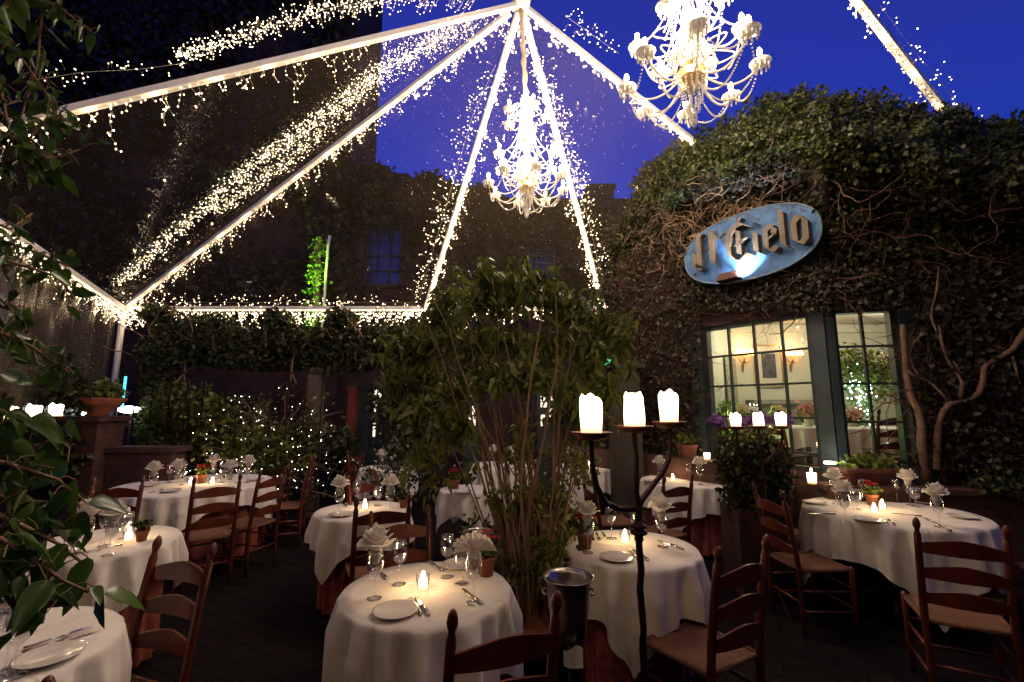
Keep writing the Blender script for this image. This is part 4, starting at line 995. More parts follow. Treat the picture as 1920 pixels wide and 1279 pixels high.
def bouquet(px, py, Y, r, m, label, pot=True, leafm=None, n=60):
    p = at(px, py, Y); t = thing('flower_bouquet', label, 'bouquet', p, 0, 'bouquets in the lit room'); Pn = clump((0, 0, 0), (r, r, r * .8), n)
    leaves('petals', Pn, unit(Pn), r * .42, m, t, aspect=.5); 
    leaves('leaves', clump((0, 0, -r * .5), (r, r, r * .5), 40), None, r * .5, m_tree, t)
    MB().lathe([(r * .3, -r * 1.7), (r * .45, -r * 1.2), (r * .3, -r * .6)], n=12).build('vase', m_china, t, True)
m_cream_f = mat('cream_petals', (.75, .6, .4), .6, trans=.3); m_pink_f = mat('pink_petals', (.6, .3, .25), .6, trans=.3)
bouquet(1388, 768, 6.2, .12, m_cream_f, 'round cream bouquet behind the left candle in the window'); bouquet(1457, 770, 6.4, .12, m_cream_f, 'cream bouquet behind the right candle in the window')
bouquet(1512, 768, 6.5, .16, m_pink_f, 'pink and peach bouquet on the inside table, left window'); bouquet(1598, 775, 6.5, .16, m_pink_f, 'pale pink bouquet on the inside table, right window')
# ficus with little lights inside, and a green lit plant
p = at(1610, 740, 7.0); t = thing('indoor_ficus', 'slim indoor ficus wrapped in white fairy lights, right window', 'indoor tree', (p[0], 7.0, .6))
MB().tube([(0, 0, .25), (.02, 0, .9), (-.01, 0, 1.3), (.02, 0, 1.75)], [.03, .025, .02, .01], 7).build('trunk', m_bark, t, True)
Pn = np.concatenate([clump((-.05, 0, 1.65), (.5, .35, .38), 900), clump((.3, 0, 1.5), (.35, .3, .4), 500), clump((0, 0, 1.0), (.22, .2, .5), 260)])
leaves('crown', Pn, None, .07, m_tree, t); MB().lathe(pot_profile(.2, .3), n=18).build('pot', m_terra, t, True)
m_cool = mat('cool_fairy_bulb', (.8, 1, .95), .5, emit=14, ecol=(.6, 1, .9), samp='NONE'); b = MB()
for q_ in clump((-.02, -.05, 1.15), (.2, .2, .62), 120): b.octa(q_, .013)
o = b.build('bulbs', m_cool, t); o['kind'] = 'stuff'; lamp((p[0] - .05, 6.7, 1.8), 4, (.6, 1, .85), .05)
p = at(1347, 772, 7.0); t = thing('green_lit_plant', 'yellow green lit plant at the lower left of the left window', 'plant', (p[0] + .12, 7.0, .6))
leaves('leaves', clump((0, 0, .75), (.2, .2, .45), 500), None, .09, m_tree, t); MB().lathe(pot_profile(.16, .4), n=16).build('pot', m_terra, t, True); lamp((p[0] + .1, 6.6, 1.5), 9, (.6, 1, .25), .05)

# ------------------------------------------------------------ oval sign
hS = .22
def onA(px, py, h=0): return onplane(px, py, PA + nA * h, nA)
l_, r_ = onA(1286, 495, hS), onA(1546, 402, hS); cS = onA(1413, 460, hS)
ua, ub = np.dot(l_ - PA, dA), np.dot(r_ - PA, dA); ht = onA(1425, 392, hS)[2] - onA(1400, 527, hS)[2]; print('SIGN w', ub - ua, 'h', ht, 'c', cS)
uc = (ua + ub) / 2; hw = (ub - ua) / 2 * .97; cS = PA + dA * uc + nA * hS; cS[2] = (onA(1425, 388, hS)[2] + onA(1400, 530, hS)[2]) / 2; hh = ht / 2 * 1.0
sg = thing('oval_sign', 'blue oval board with raised old style lettering reading Il Cielo', 'sign', cS, math.atan2(dA[1], dA[0]))
# local frame: x along the wall, -y outwards
m_signb = mat('weathered_blue_board', (.012, .07, .24), .6, col2=(.04, .15, .36), scale=14, bump=.3, bscale=30)
b = MB(); n = 64
def oval(k, a=1): 
    q = 2 * PI * k / n; e = .86; c, s = math.cos(q), math.sin(q); return (hw * a * math.copysign(abs(c) ** e, c), hh * a * math.copysign(abs(s) ** e, s))
vs = []
for y, a in ((0, .985), (-.05, .985)): vs += [(oval(k, a)[0], y, oval(k, a)[1]) for k in range(n)]
b.add(vs, [tuple(range(n)), tuple(range(n, 2 * n))[::-1]] + [(k, (k + 1) % n, n + (k + 1) % n, n + k) for k in range(n)]); b.build('board', m_signb, sg)
b = MB(); b.tube([(oval(k)[0], -.045, oval(k)[1]) for k in list(range(n)) + [0, 1]], .013, 8, False); b.build('rim', mat('sign_rim', (.10, .16, .24), .5), sg, True)
GL = {
 'I': (.62, [[(.02, 1.35), (.14, 1.42), (.24, 1.3), (.24, .18), (.36, .06)], [(.24, 1.3), (.34, 1.42)], [(-.04, .72), (.06, .62), (.06, .3), (-.02, .2)], [(.06, .1), (.16, .0), (.3, .02)]], []),
 'l': (.40, [[(.02, 1.42), (.13, 1.32), (.13, .16), (.26, .04)]], []),
 'C': (.92, [[(.78, 1.22), (.6, 1.4), (.34, 1.32), (.12, 1.08), (.05, .7), (.1, .34), (.3, .08), (.55, .0), (.8, .2)], [(.46, 1.15), (.46, .28)]], [[(.46, .72), (.74, .82)], [(.30, .60), (.56, .70)], [(.46, 1.4), (.60, 1.6)]]),
 'i': (.36, [[(.02, .92), (.12, .82), (.12, .16), (.25, .05)], [(.05, 1.25), (.16, 1.18)]], []),
 'e': (.50, [[(.32, .95), (.1, .8), (.1, .2), (.26, .02), (.42, .16)], [(.22, .96), (.40, .80), (.36, .62)]], [[(.36, .60), (.12, .44)]]),
 'o': (.52, [[(.28, .98), (.09, .8), (.09, .2), (.26, .02), (.42, .2), (.42, .78), (.26, .98)]], [])}
m_letter = mat('sign_letter_wood', (.14, .10, .065), .6, col2=(.07, .05, .035), scale=10)
def glyph(ch, x0, sc, zb):
    b = MB(); w, thick, thin = GL[ch]
    for strokes, nib in ((thick, (.085, .05)), (thin, (.03, .02))):
        for st in strokes:
            for i in range(len(st) - 1):
                a, c = st[i], st[i + 1]; nx, nz = nib; q = [(a[0] - nx, a[1] + nz), (a[0] + nx, a[1] - nz), (c[0] + nx, c[1] - nz), (c[0] - nx, c[1] + nz)]
                for (p_, s_) in (((a, 1)), ((c, 1))): pass
                dpt = .001 * i; f = [(x0 + x * sc, -.15 - dpt, zb + z * sc) for x, z in q]; k = [(x, -.052, z) for x, y, z in f]
                b.add(f + k, [(0, 1, 2, 3), (7, 6, 5, 4), (0, 4, 5, 1), (1, 5, 6, 2), (2, 6, 7, 3), (3, 7, 4, 0)])
    b.build('letter', m_letter, sg); return x0 + w * sc
sc_ = hh * .80; x = -hw * .78
for k, ch in enumerate('Il'): x = glyph(ch, x, sc_, -hh * .42)
x += .30 * sc_
for ch in 'Cielo': x = glyph(ch, x, sc_, -hh * .46 if ch != 'C' else -hh * .5)
print('sign text end', x, 'hw', hw)
# its spotlight
p = onA(1368, 520, hS + .13); t = thing('sign_floodlight', 'small boxy floodlight under the oval sign, shining up the board', 'floodlight', p, math.atan2(dA[1], dA[0]))
MB().add([(-.13, -.07, -.03), (.13, -.07, -.03), (.13, .04, -.05), (-.13, .04, -.05), (-.11, -.06, .05), (.11, -.06, .05), (.11, .02, .02), (-.11, .02, .02)], [(0, 3, 2, 1), (0, 1, 5, 4), (1, 2, 6, 5), (2, 3, 7, 6), (3, 0, 4, 7)]).build('housing', m_iron, t)
MB().add([(-.1, -.055, .045), (.1, -.055, .045), (.1, .015, .018), (-.1, .015, .018)], [(0, 1, 2, 3)]).build('lens', mat('flood_lens', (.8, .9, 1), .5, emit=12, ecol=(.75, .88, 1)), t)
MB().tube([(0, .03, -.05), (0, .1, -.1)], .012, 6).build('bracket', m_iron, t)
s_ = bpy.data.lights.new('flood', 'SPOT'); s_.energy = 150; s_.color = (.72, .86, 1); s_.spot_size = R(120); s_.spot_blend = .5; s_.shadow_soft_size = .02
so = bpy.data.objects.new('flood_light', s_); COL.objects.link(so); so.location = tuple(onA(1388, 517, hS + .20)); dv = Vector(tuple(cS + [0, 0, .10] - dA * .1)) - so.location; so.rotation_euler = dv.to_track_quat('-Z', 'Y').to_euler()

# ------------------------------------------------------------ ivy over the dining house
SIL = [(1150, 470), (1180, 400), (1205, 335), (1240, 290), (1290, 262), (1340, 238), (1390, 215), (1440, 188), (1480, 174), (1530, 184), (1600, 182), (1660, 184), (1700, 200), (1750, 222), (1800, 212), (1850, 232), (1900, 240), (1990, 235)]
def sil(px): return float(np.interp(px, [a for a, _ in SIL], [b for _, b in SIL]))
def faceY(px): return (onplane(px, 600, PA, nA) if px < 1556 else onplane(px, 600, JA, nB))[1]
def roofpt(px, t):
    y0 = 470 if px < 1556 else 520; y = y0 + (sil(px) - y0) * t; Y = faceY(min(px, 2100)) - .10 - .62 * math.exp(-((t - .72) / .26) ** 2) * (1 if px > 1250 else .4) + 1.5 * max(0, t - .7) ** 1.2 + .10 * math.sin(px * .035) * t + .07 * math.sin(px * .09 + t * 5) * t
    return at(px, y, Y)
G = [[roofpt(px, t) for t in np.linspace(0, 1, 24)] for px in np.linspace(1150, 2050, 90)]
G = [row + [row[-1] + [.3, .9, -.3], row[-1] + [.5, 1.6, -1.2]] for row in G]
hd = thing('ivy_hedge', 'thick green ivy mound crowning the dining house behind the blue sign', 'ivy', JA)
Gl = [[p - JA for p in row] for row in G]
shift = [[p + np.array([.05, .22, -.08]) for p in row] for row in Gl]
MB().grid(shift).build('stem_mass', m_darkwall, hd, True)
Ga = np.array(Gl); nu_, nt_ = Ga.shape[0], Ga.shape[1]
def sample(n, tlo=0, thi=1, bias=None):
    iu = rng.uniform(0, nu_ - 1.001, n); it = rng.uniform(tlo, thi, n) * (nt_ - 4.001); i, j = iu.astype(int), it.astype(int); fu, ft = (iu - i)[:, None], (it - j)[:, None]
    P = Ga[i, j] * (1 - fu) * (1 - ft) + Ga[i + 1, j] * fu * (1 - ft) + Ga[i, j + 1] * (1 - fu) * ft + Ga[i + 1, j + 1] * fu * ft
    N = np.cross(Ga[i + 1, j] - Ga[i, j], Ga[i, j + 1] - Ga[i, j]); N = unit(N); s = np.sign((N * np.array([-.4, -.8, .5])).sum(1, keepdims=True)); return P, N * s, iu / (nu_ - 1), it / (nt_ - 1)
P, N, su, st = sample(110000, .12, 1)
keep = ~((su < .46) & (st < .56 + .06 * np.sin(su * 40)) & (rng.uniform(size=len(P)) < .88)); keep &= ~((su > .46) & (st < .6 + .07 * np.sin(su * 35)) & (rng.uniform(size=len(P)) < .8))
P, N = P[keep], N[keep]; ns = np.sin(P[:, 0] * 9) * np.cos(P[:, 2] * 11 + P[:, 1] * 5) * .08 + np.sin(P[:, 0] * 4.1 + 1) * np.sin(P[:, 2] * 5.3) * .09 + np.sin(P[:, 0] * 23 + P[:, 2] * 17) * .03
P = P + N * (ns + rng.normal(size=len(P)) * .05)[:, None]
leaves('foliage', P, N, .041, m_ivy, hd, aspect=.4, var=.6, spread=1.0)
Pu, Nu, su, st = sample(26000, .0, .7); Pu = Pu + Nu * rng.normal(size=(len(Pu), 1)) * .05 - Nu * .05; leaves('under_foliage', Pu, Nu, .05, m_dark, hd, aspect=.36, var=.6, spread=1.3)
# upright shoots on the crest
P, N, su, st = sample(5200, .88, 1.0); P = P + np.array([0, 0, 1.]) * (rng.uniform(0, 1, (len(P), 1)) * (.09 + .11 * np.sin(su * 61)[:, None] ** 2 + .08 * np.sin(su * 23 + 1)[:, None] ** 2))
leaves('crest_shoots', P, N, .055, m_ivy, hd, droop=-.8, aspect=.3)
# bare vine mat round the sign and across the facade
def vinemat(name, m, n, f, par, off, step=.05, ln=(8, 26), rad=(.004, .011), jit=.35, nn=None):
    b = MB()
    for i in range(n):
        p, e1, e2, nrm = f(); d = e1 * rnd.gauss(0, 1) + e2 * rnd.gauss(0, .8); d /= np.linalg.norm(d); k = rnd.randint(*ln); r0 = rnd.uniform(*rad) * rnd.choice((1, 1, .7)); pts = [p]
        for s in range(k):
            d = d + (e1 * rnd.gauss(0, 1) + e2 * rnd.gauss(0, 1)) * jit + nrm * rnd.gauss(0, .12); d -= nrm * np.dot(pts[-1] - p, nrm) * 1.5; d /= np.linalg.norm(d); pts.append(pts[-1] + d * step)
        b.tube([q - off for q in pts], [r0 * (1 - .7 * s / k) for s in range(k + 1)], 5, False)
    return b.build(name, m, par, True)
ez = np.array([0, 0, 1.])
def fsign():
    px = rnd.uniform(1215, 1430); y = rnd.uniform(370, 500) if px < 1290 else rnd.uniform(345, 500 - (px - 1290) * .8); q = onA(px, y, rnd.uniform(.1, .30)); return q, dA, ez, nA
vn = thing('climbing_vine', 'pale bare vine stems tangled above and left of the oval sign', 'vine', JA)
vinemat('tendrils', m_vine, 150, fsign, vn, JA, .04, (7, 17), (.004, .010), .38)
def froof(a, c, t0, t1):
    def f():
        px = rnd.uniform(a, c); q = roofpt(px, rnd.uniform(t0, t1)); return q + np.array([-.04, -.07, 0]) * rnd.uniform(-.4, 1.3), dA, ez, nA
    return f
vinemat('upper_tendrils', m_vine, 300, froof(1175, 1500, .10, .62), vn, JA, .04, (6, 15), (.003, .009), .38)
def ffac():
    px = rnd.uniform(1150, 1560); q = onA(px, rnd.uniform(505, 572), rnd.uniform(.04, .14)); return q, dA, ez, nA
vn2 = thing('creeper', 'tangled reddish creeper stems above the lit windows', 'creeper', JA)
vinemat('tendrils', m_vinered, 240, ffac, vn2, JA, .045, (7, 15), (.004, .010), .3)
def ffacl():
    q = onA(rnd.uniform(1150, 1300), rnd.uniform(580, 850), rnd.uniform(.03, .12)); return q, dA * .5, ez, nA
vinemat('overhang_tendrils', m_vinered, 150, froof(1500, 1960, .02, .62), vn2, JA, .05, (7, 18), (.004, .009), .32)
vinemat('side_tendrils', m_vinered, 220, ffacl, vn2, JA, .05, (10, 26), (.004, .009), .25)
def ffB():
    q = onplane(rnd.uniform(1705, 1960), rnd.uniform(330, 860), JA + nB * rnd.uniform(.03, .12), nB); return q, dB * .5, ez, nB
vinemat('right_tendrils', m_vinered, 380, ffB, vn2, JA, .05, (10, 26), (.004, .009), .3)
# leaves on the lower facade, sparse
Pl = []; Nl = []
for _ in range(9000):
    px = rnd.uniform(1120, 1310); y = rnd.uniform(400, 860); Pl.append(onA(px, y, rnd.uniform(.05, .25)) - JA); Nl.append(nA)
for _ in range(5000):
    px = rnd.uniform(1300, 1700); y = rnd.uniform(500, 580); P0, n0 = (PA, nA) if px < 1556 else (JA, nB)
    q = onplane(px, y, P0 + n0 * rnd.uniform(.05, .22), n0); Pl.append(q - JA); Nl.append(n0)
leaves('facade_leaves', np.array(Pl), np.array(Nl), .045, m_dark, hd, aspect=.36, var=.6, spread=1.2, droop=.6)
Pl = []
for _ in range(19000):
    px = rnd.uniform(1712, 1990); y = rnd.uniform(300, 880)
    if px < 1790 and rnd.random() < .75: continue
    Pl.append(onplane(px, y, JA + nB * rnd.uniform(.05, .22), nB) - JA)
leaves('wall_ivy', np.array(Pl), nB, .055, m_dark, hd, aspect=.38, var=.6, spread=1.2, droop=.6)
tv = thing('old_trunk_vine', 'thick gnarled climbing trunk with bare branches right of the windows', 'vine', JA)
def onB(px, y, h=.24): return onplane(px, y, JA + nB * h, nB) - JA
for pts, r0, r1 in (([(1692, 610), (1694, 631), (1697, 670), (1700, 703), (1708, 744), (1722, 770), (1728, 800), (1727, 828), (1731, 853), (1738, 900)], .028, .05),
                    ([(1950, 590), (1920, 625), (1899, 655), (1874, 670), (1850, 684), (1845, 690), (1843, 719), (1836, 736), (1822, 748), (1803, 754)], .035, .028),
                    ([(1780, 754), (1770, 742), (1758, 730), (1747, 720), (1736, 713), (1720, 706), (1711, 703), (1703, 697), (1706, 690)], .016, .013),
                    ([(1761, 610), (1765, 640), (1774, 669), (1781, 682), (1789, 694), (1798, 706), (1805, 719), (1803, 735), (1800, 750)], .014, .022),
                    ([(1760, 500), (1757, 540), (1752, 563), (1747, 580), (1746, 594), (1750, 608), (1757, 622)], .010, .014),
                    ([(1738, 626), (1722, 633), (1711, 647), (1707, 660), (1708, 675), (1713, 690), (1722, 702)], .010, .012),
                    ([(1803, 754), (1780, 758), (1768, 772), (1760, 795), (1757, 830), (1756, 880)], .028, .04),
                    ([(1787, 677), (1795, 688), (1802, 700), (1812, 708), (1822, 704)], .008, .004), ([(1898, 668), (1905, 690), (1912, 720)], .014, .008)):
    P = [onB(x, y, .23 + .03 * math.sin(i * 1.3)) for i, (x, y) in enumerate(pts)]
    k = len(P); MB().tube(P, [.78 * (r0 + (r1 - r0) * i / (k - 1) + .003 * math.sin(i * 2.1)) for i in range(k)], 9).build('branch', m_gnarl, tv, True)
# low brick planter in front of the windows, with troughs
pl = thing('brick_planter', 'low dark brick planter wall running below the right windows', 'planter', JA)
b = MB(); wbox(b, JA, dB, nB, -.25, LB + 1.5, 0, .84, .10, .32); b.build('brick_wall', m_brick, pl)
b = MB(); wbox(b, JA, dB, nB, -.27, LB + 1.5, .842, .89, .08, .36); b.build('coping', m_brick, pl)
PL2 = thing('brick_ledge', 'low dark brick ledge below the left window beside the tree', 'ledge', PA); b = MB(); wbox(b, PA, dA, nA, -2.4, A1 - .25, 0, 1.0, .12, .42, PA); b.build('brick_wall', m_brick, PL2)
Pn = []
for _ in range(2600): Pn.append(JA + dB * rnd.uniform(.95, LB + 1) + nB * rnd.uniform(.1, .4) + [0, 0, .86 + abs(rnd.gauss(0, .10))])
q0 = JA + dB * 2; sh = thing('planter_shrub', 'low leafy shrubs growing along the brick planter at the right', 'shrub', q0); leaves('leaves', np.array(Pn) - q0, None, .06, m_ivy, sh, aspect=.4)
def trough(px, py, Y, w_, h_, label, z=.892):
    p = at(px, py, Y); t = thing('terracotta_planter', label, 'planter', (p[0], Y, z), .0, 'terracotta planters'); b = MB()
    b.add([(-w_ * .42, -.09, 0), (w_ * .42, -.09, 0), (w_ * .42, .09, 0), (-w_ * .42, .09, 0), (-w_ * .5, -.12, h_), (w_ * .5, -.12, h_), (w_ * .5, .12, h_), (-w_ * .5, .12, h_)], [(0, 3, 2, 1), (0, 1, 5, 4), (1, 2, 6, 5), (2, 3, 7, 6), (3, 0, 4, 7), (4, 5, 6, 7)]).box((0, 0, h_ + .0), (w_ * 1.05, .27, .03)); b.build('trough', m_terra2, t)
    Pn = clump((0, 0, h_ + .07), (w_ * .5, .13, .09), 260); leaves('leaves', Pn, None, .055, m_tree, t, aspect=.4)
jb = JA + nB * .21
trough(1632, 882, jb[1] + .02 + .0, .62, .13, 'terracotta trough of green leaves below the right window')
pq = onA(1288, 846, .25); trough(1288, 846, pq[1], .17, .15, 'small terracotta pot of greens on the ledge beside the left jamb', 1.002)
for px, py, P0, n0, w_ in ((1521, 884, JA, nB, 'on the planter in front of the blue corner post'),):
    p = at(px, py, JA[1] + .02 + nB[1] * .21)
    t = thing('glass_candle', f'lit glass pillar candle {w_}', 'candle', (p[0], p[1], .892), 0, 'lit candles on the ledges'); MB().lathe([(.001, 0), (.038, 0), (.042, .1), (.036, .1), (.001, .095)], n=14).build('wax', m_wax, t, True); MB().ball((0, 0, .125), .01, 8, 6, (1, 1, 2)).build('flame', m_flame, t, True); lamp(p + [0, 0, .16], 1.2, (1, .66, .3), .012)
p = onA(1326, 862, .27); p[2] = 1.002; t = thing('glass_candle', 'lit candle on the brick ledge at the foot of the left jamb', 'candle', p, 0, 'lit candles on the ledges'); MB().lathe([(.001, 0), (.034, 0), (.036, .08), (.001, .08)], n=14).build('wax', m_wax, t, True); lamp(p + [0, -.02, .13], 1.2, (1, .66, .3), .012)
p = at(1549, 864, JA[1] - .05); t = thing('step_light', 'small round white up-light at the foot of the blue post', 'up-light', p + nB * .08, 0); MB().lathe([(.001, -.02), (.05, -.02), (.05, 0), (.001, .002)], n=16).build('lens', mat('uplight_lens', (1, 1, .9), .5, emit=8, ecol=(.95, 1, .8)), t); lamp(p + nB * .14 + [0, 0, .03], .8, (.9, 1, .8), .02)
# purple flowering bush under the second candelabra
p = at(1412, 850, 4.25); bu = thing('flowering_bush', 'round green bush with purple flowers under the candle trio', 'bush', (p[0], 4.25, 0))
leaves('foliage', clump((0, 0, 1.1), (.33, .28, .34), 3600, .45), None, .05, m_ivy, bu, aspect=.4); leaves('low_foliage', clump((.05, .1, .85), (.33, .28, .3), 1800), None, .05, m_ivy, bu, aspect=.4)
Pn = np.concatenate([clump((x, .08, 1.50), (.09, .1, .06), 110) for x in (-.27, -.05, .1, .32)]); [leaves('blossom_cluster', Pn[i * 110:(i + 1) * 110], None, .04, m_flower_p, bu, aspect=.55) for i in range(4)]; MB().box((0, .1, .36), (.42, .36, .72)).build('brick_plinth', m_brick, bu)
# ------------------------------------------------------------ buildings behind
YB = 10.5
m_facade = mat('dusk_facade', (.06, .032, .026), .95, col2=(.03, .018, .016), scale=3, bump=.6, bscale=8)
fb = thing('ivy_covered_house', 'dark ivy covered house behind the marquee with blue sky in its windows', 'house', (0, YB, 0)); Fo = np.array([0, YB, 0])
def bb(mb, x0, x1, y0, y1, z0, z1, off=Fo):
    return mb.box(((x0 + x1) / 2 - off[0], (y0 + y1) / 2 - off[1], (z0 + z1) / 2 - off[2]), (x1 - x0, y1 - y0, z1 - z0))
xa, xb = at(600, 400, YB)[0], at(1240, 400, YB)[0]; zt = at(900, 372, YB)[2]
WIN = [(683, 752, 420, 535), (990, 1042, 463, 520)]
xs = [xa] + [v for w_ in WIN for v in (at(w_[0], 480, YB)[0], at(w_[1], 480, YB)[0])] + [xb]
b = MB(); bb(b, xs[0], xs[1], YB, YB + .3, 0, zt); bb(b, xs[2], xs[3], YB, YB + .3, 0, zt); bb(b, xs[4], xs[5], YB, YB + .3, 0, zt)
m_blueglass = mat('dusk_reflecting_glass', (.02, .03, .12), .06, spec=1.0, emit=.0)
for k, w_ in enumerate(WIN):
    z1, z0 = at(w_[0], w_[2], YB)[2], at(w_[0], w_[3], YB)[2]; a, c = xs[1 + 2 * k], xs[2 + 2 * k]
    bb(b, a, c, YB, YB + .3, 0, z0); bb(b, a, c, YB, YB + .3, z1, zt)
    f = MB(); bb(f, a, a + .05, YB + .05, YB + .12, z0, z1); bb(f, c - .05, c, YB + .05, YB + .12, z0, z1); bb(f, a + .05, c - .05, YB + .05, YB + .12, z1 - .05, z1); bb(f, a + .05, c - .05, YB + .05, YB + .12, z0, z0 + .05)
    for i in (1, 2): u = a + (c - a) * i / 3; bb(f, u - .012, u + .012, YB + .06, YB + .1, z0 + .05, z1 - .05)
    for i in (1, 2, 3): z = z0 + (z1 - z0) * i / 4; bb(f, a + .05, c - .05, YB + .062, YB + .098, z - .012, z + .012)
    fo = f.build('window', m_muntin, fb); g = MB(); g.add([(a, YB + .11 - YB, z0), (c, YB + .11 - YB, z0), (c, YB + .17 - YB, z1), (a, YB + .17 - YB, z1)], [(0, 1, 2, 3)]); g.build('pane', m_winrefl, fo)
    s = MB(); bb(s, a - .12, c + .12, YB - .1, YB, z0 - .08, z0 - .002); s.build('sill', m_facade, fb)
b.build('wall', m_facade, fb)
b = MB(); x0, x1 = at(1108, 380, YB)[0], at(1157, 380, YB)[0]; bb(b, x0, x1, YB + .3, YB + 1, zt - .3, at(1130, 349, YB)[2] + .1); bb(b, x0 - .05, x1 + .05, YB + .25, YB + 1.05, at(1130, 349, YB)[2] + .1, at(1130, 349, YB)[2] + .2); b.build('chimney', m_facade, fb)
P = []
for _ in range(16000):
    px = rnd.uniform(600, 1220); yt = float(np.interp(px, [600, 700, 800, 880, 950, 1050, 1110, 1240], [296, 318, 336, 352, 372, 380, 384, 380])) + 7 * math.sin(px * .06) + rnd.gauss(0, 4)
    y = yt + abs(rnd.gauss(0, 1)) * (26 if rnd.random() < .6 else 90)
    if any(w_[0] - 6 < px < w_[1] + 6 and w_[2] - 4 < y < w_[3] for w_ in WIN): continue
    P.append(at(px, y, YB - rnd.uniform(0, .35)) - Fo)
leaves('ivy', np.array(P), (0, -1, .4), .14, m_dark, fb, aspect=.42)
b = MB(); zz = [at(px, yy, YB + .1)[2] for px, yy in ((640, 312), (700, 326), (800, 344), (900, 366), (960, 382))]; xx = [at(px, 340, YB + .1)[0] for px in (640, 700, 800, 900, 960)]
for i in range(4): b.add([(xx[i], .05, zt - .5), (xx[i + 1], .05, zt - .5), (xx[i + 1], .05, zz[i + 1]), (xx[i], .05, zz[i]), (xx[i], .5, zt - .5), (xx[i + 1], .5, zt - .5), (xx[i + 1], .5, zz[i + 1]), (xx[i], .5, zz[i])], [(0, 1, 2, 3), (7, 6, 5, 4), (3, 2, 6, 7)])
b.build('gable', m_facade, fb)
# lit ground floor doors seen through the tree
m_lit = mat('lit_interior_glow', (.9, .8, .6), .6, emit=1.3, ecol=(1, .86, .66))
for (a, c, y1, y0, nm) in ((696, 720, 728, 845, 'left'), (874, 896, 700, 800, 'middle'), (1010, 1046, 742, 800, 'right')):
    Y = 9.2; x0, x1 = at(a, y1, Y)[0], at(c, y1, Y)[0]; z1, z0 = at(a, y1, Y)[2], at(a, y0, Y)[2]; t = thing('glazed_door', f'lit glazed garden door glimpsed behind the foliage, {nm} one', 'door', (x0, Y, 0), 0, 'lit garden doors'); w_ = x1 - x0
    f = MB()
    for x in (0, w_): f.box((x, 0, z1 / 2), (.07, .08, z1))
    f.box((w_ / 2, 0, z1 + .035), (w_ + .07, .08, .07)); f.box((w_ / 2, 0, z0 * .5), (w_ - .07, .06, z0)); f.build('frame', m_blueframe, t)
    pn = MB(); rows = 5
    for r_ in range(rows):
        for k in range(2):
            if rnd.random() < .25: continue
            pn.box((w_ * (.27 + .46 * k), .01, z0 + (z1 - z0) * (r_ + .5) / rows), (w_ * .34, .012, (z1 - z0) / rows * .8))
    pn.build('lit_panes', m_lit, t)
    b = MB(); b.box((w_ / 2, .03, (z0 + z1) / 2), (w_ - .072, .02, z1 - z0)); b.build('bars', m_blueframe, t)
# tall dark vine covered wall on the left
tl = thing('tall_ivy_building', 'tall dark building wall grown over with ivy, filling the upper left', 'building', (-6, 10, 0)); To = np.array([-6, 10, 0])
xr = at(648, 200, 9.8)[0]; b = MB(); b.box(((xr - 22) / 2 + 6, 1.2, 7), (xr + 22, 2.0, 14)); b.build('wall', m_facade, tl)
b = MB(); b.box((-16 + 6 - .0, -6.2, 7), (.6, 12.5, 14)); b.build('side_wall', m_facade, tl)
P = []
for _ in range(42000):
    px = rnd.uniform(-120, 648) if rnd.random() < .8 else 648 - abs(rnd.gauss(0, 30)); y = rnd.uniform(-60, 575)
    if px > 646 + 8 * math.sin(y * .08) + rnd.gauss(0, 5): continue
    if math.sin(px * .013 + 1.3) * math.cos(y * .017 + px * .004) + rnd.uniform(-.7, .7) < -.25: continue
    P.append(at(px, y, 10.2 - rnd.uniform(0, .5)) - To)
leaves('ivy', np.array(P), (0, -1, .2), .15, m_dark, tl, aspect=.45)
# green floodlit vine and downpipe
p = at(592, 560, 9.2); gv = thing('floodlit_vine', 'vine covered post lit vivid green by a small floodlight', 'vine', (p[0], 9.2, 0)); z0, z1 = p[2] - 1.2, at(592, 448, 9.2)[2]
MB().tube([(0, 0, 0), (0, 0, z0), (.03, 0, (z0 + z1) / 2), (-.02, 0, z1)], [.06, .06, .055, .04], 8).build('stem', m_vine, gv, True)
Pn = np.array([(rnd.gauss(-.02, .09), rnd.gauss(-.02, .07), rnd.uniform(z0, z1)) for _ in range(700)]); leaves('leaves', Pn, None, .07, m_litleaf, gv, aspect=.4)
p2 = at(607, 560, 9.2); dp = thing('downpipe', 'thin pale downpipe beside the green lit post', 'downpipe', (p2[0], 9.2, 0)); z3 = at(610, 442, 9.2)[2]
MB().tube([(0, 0, 0), (0, 0, z0), (.02, 0, z3 - .25), (.05, 0, z3)], .03, 8).build('pipe', m_beam, dp, True)
for zz_, en in ((z0 + .1, 160), (z0 + .9, 260)):
    gs = bpy.data.lights.new('green_flood', 'SPOT'); gs.energy = en; gs.color = (.42, 1, .08); gs.spot_size = R(38); gs.spot_blend = .6; gs.shadow_soft_size = .02
    go = bpy.data.objects.new('green_flood_light', gs); COL.objects.link(go); go.location = (p[0] + .02, 8.75, zz_); go.rotation_euler = (Vector((p[0], 9.25, zz_ + 1.3)) - go.location).to_track_quat('-Z', 'Y').to_euler()

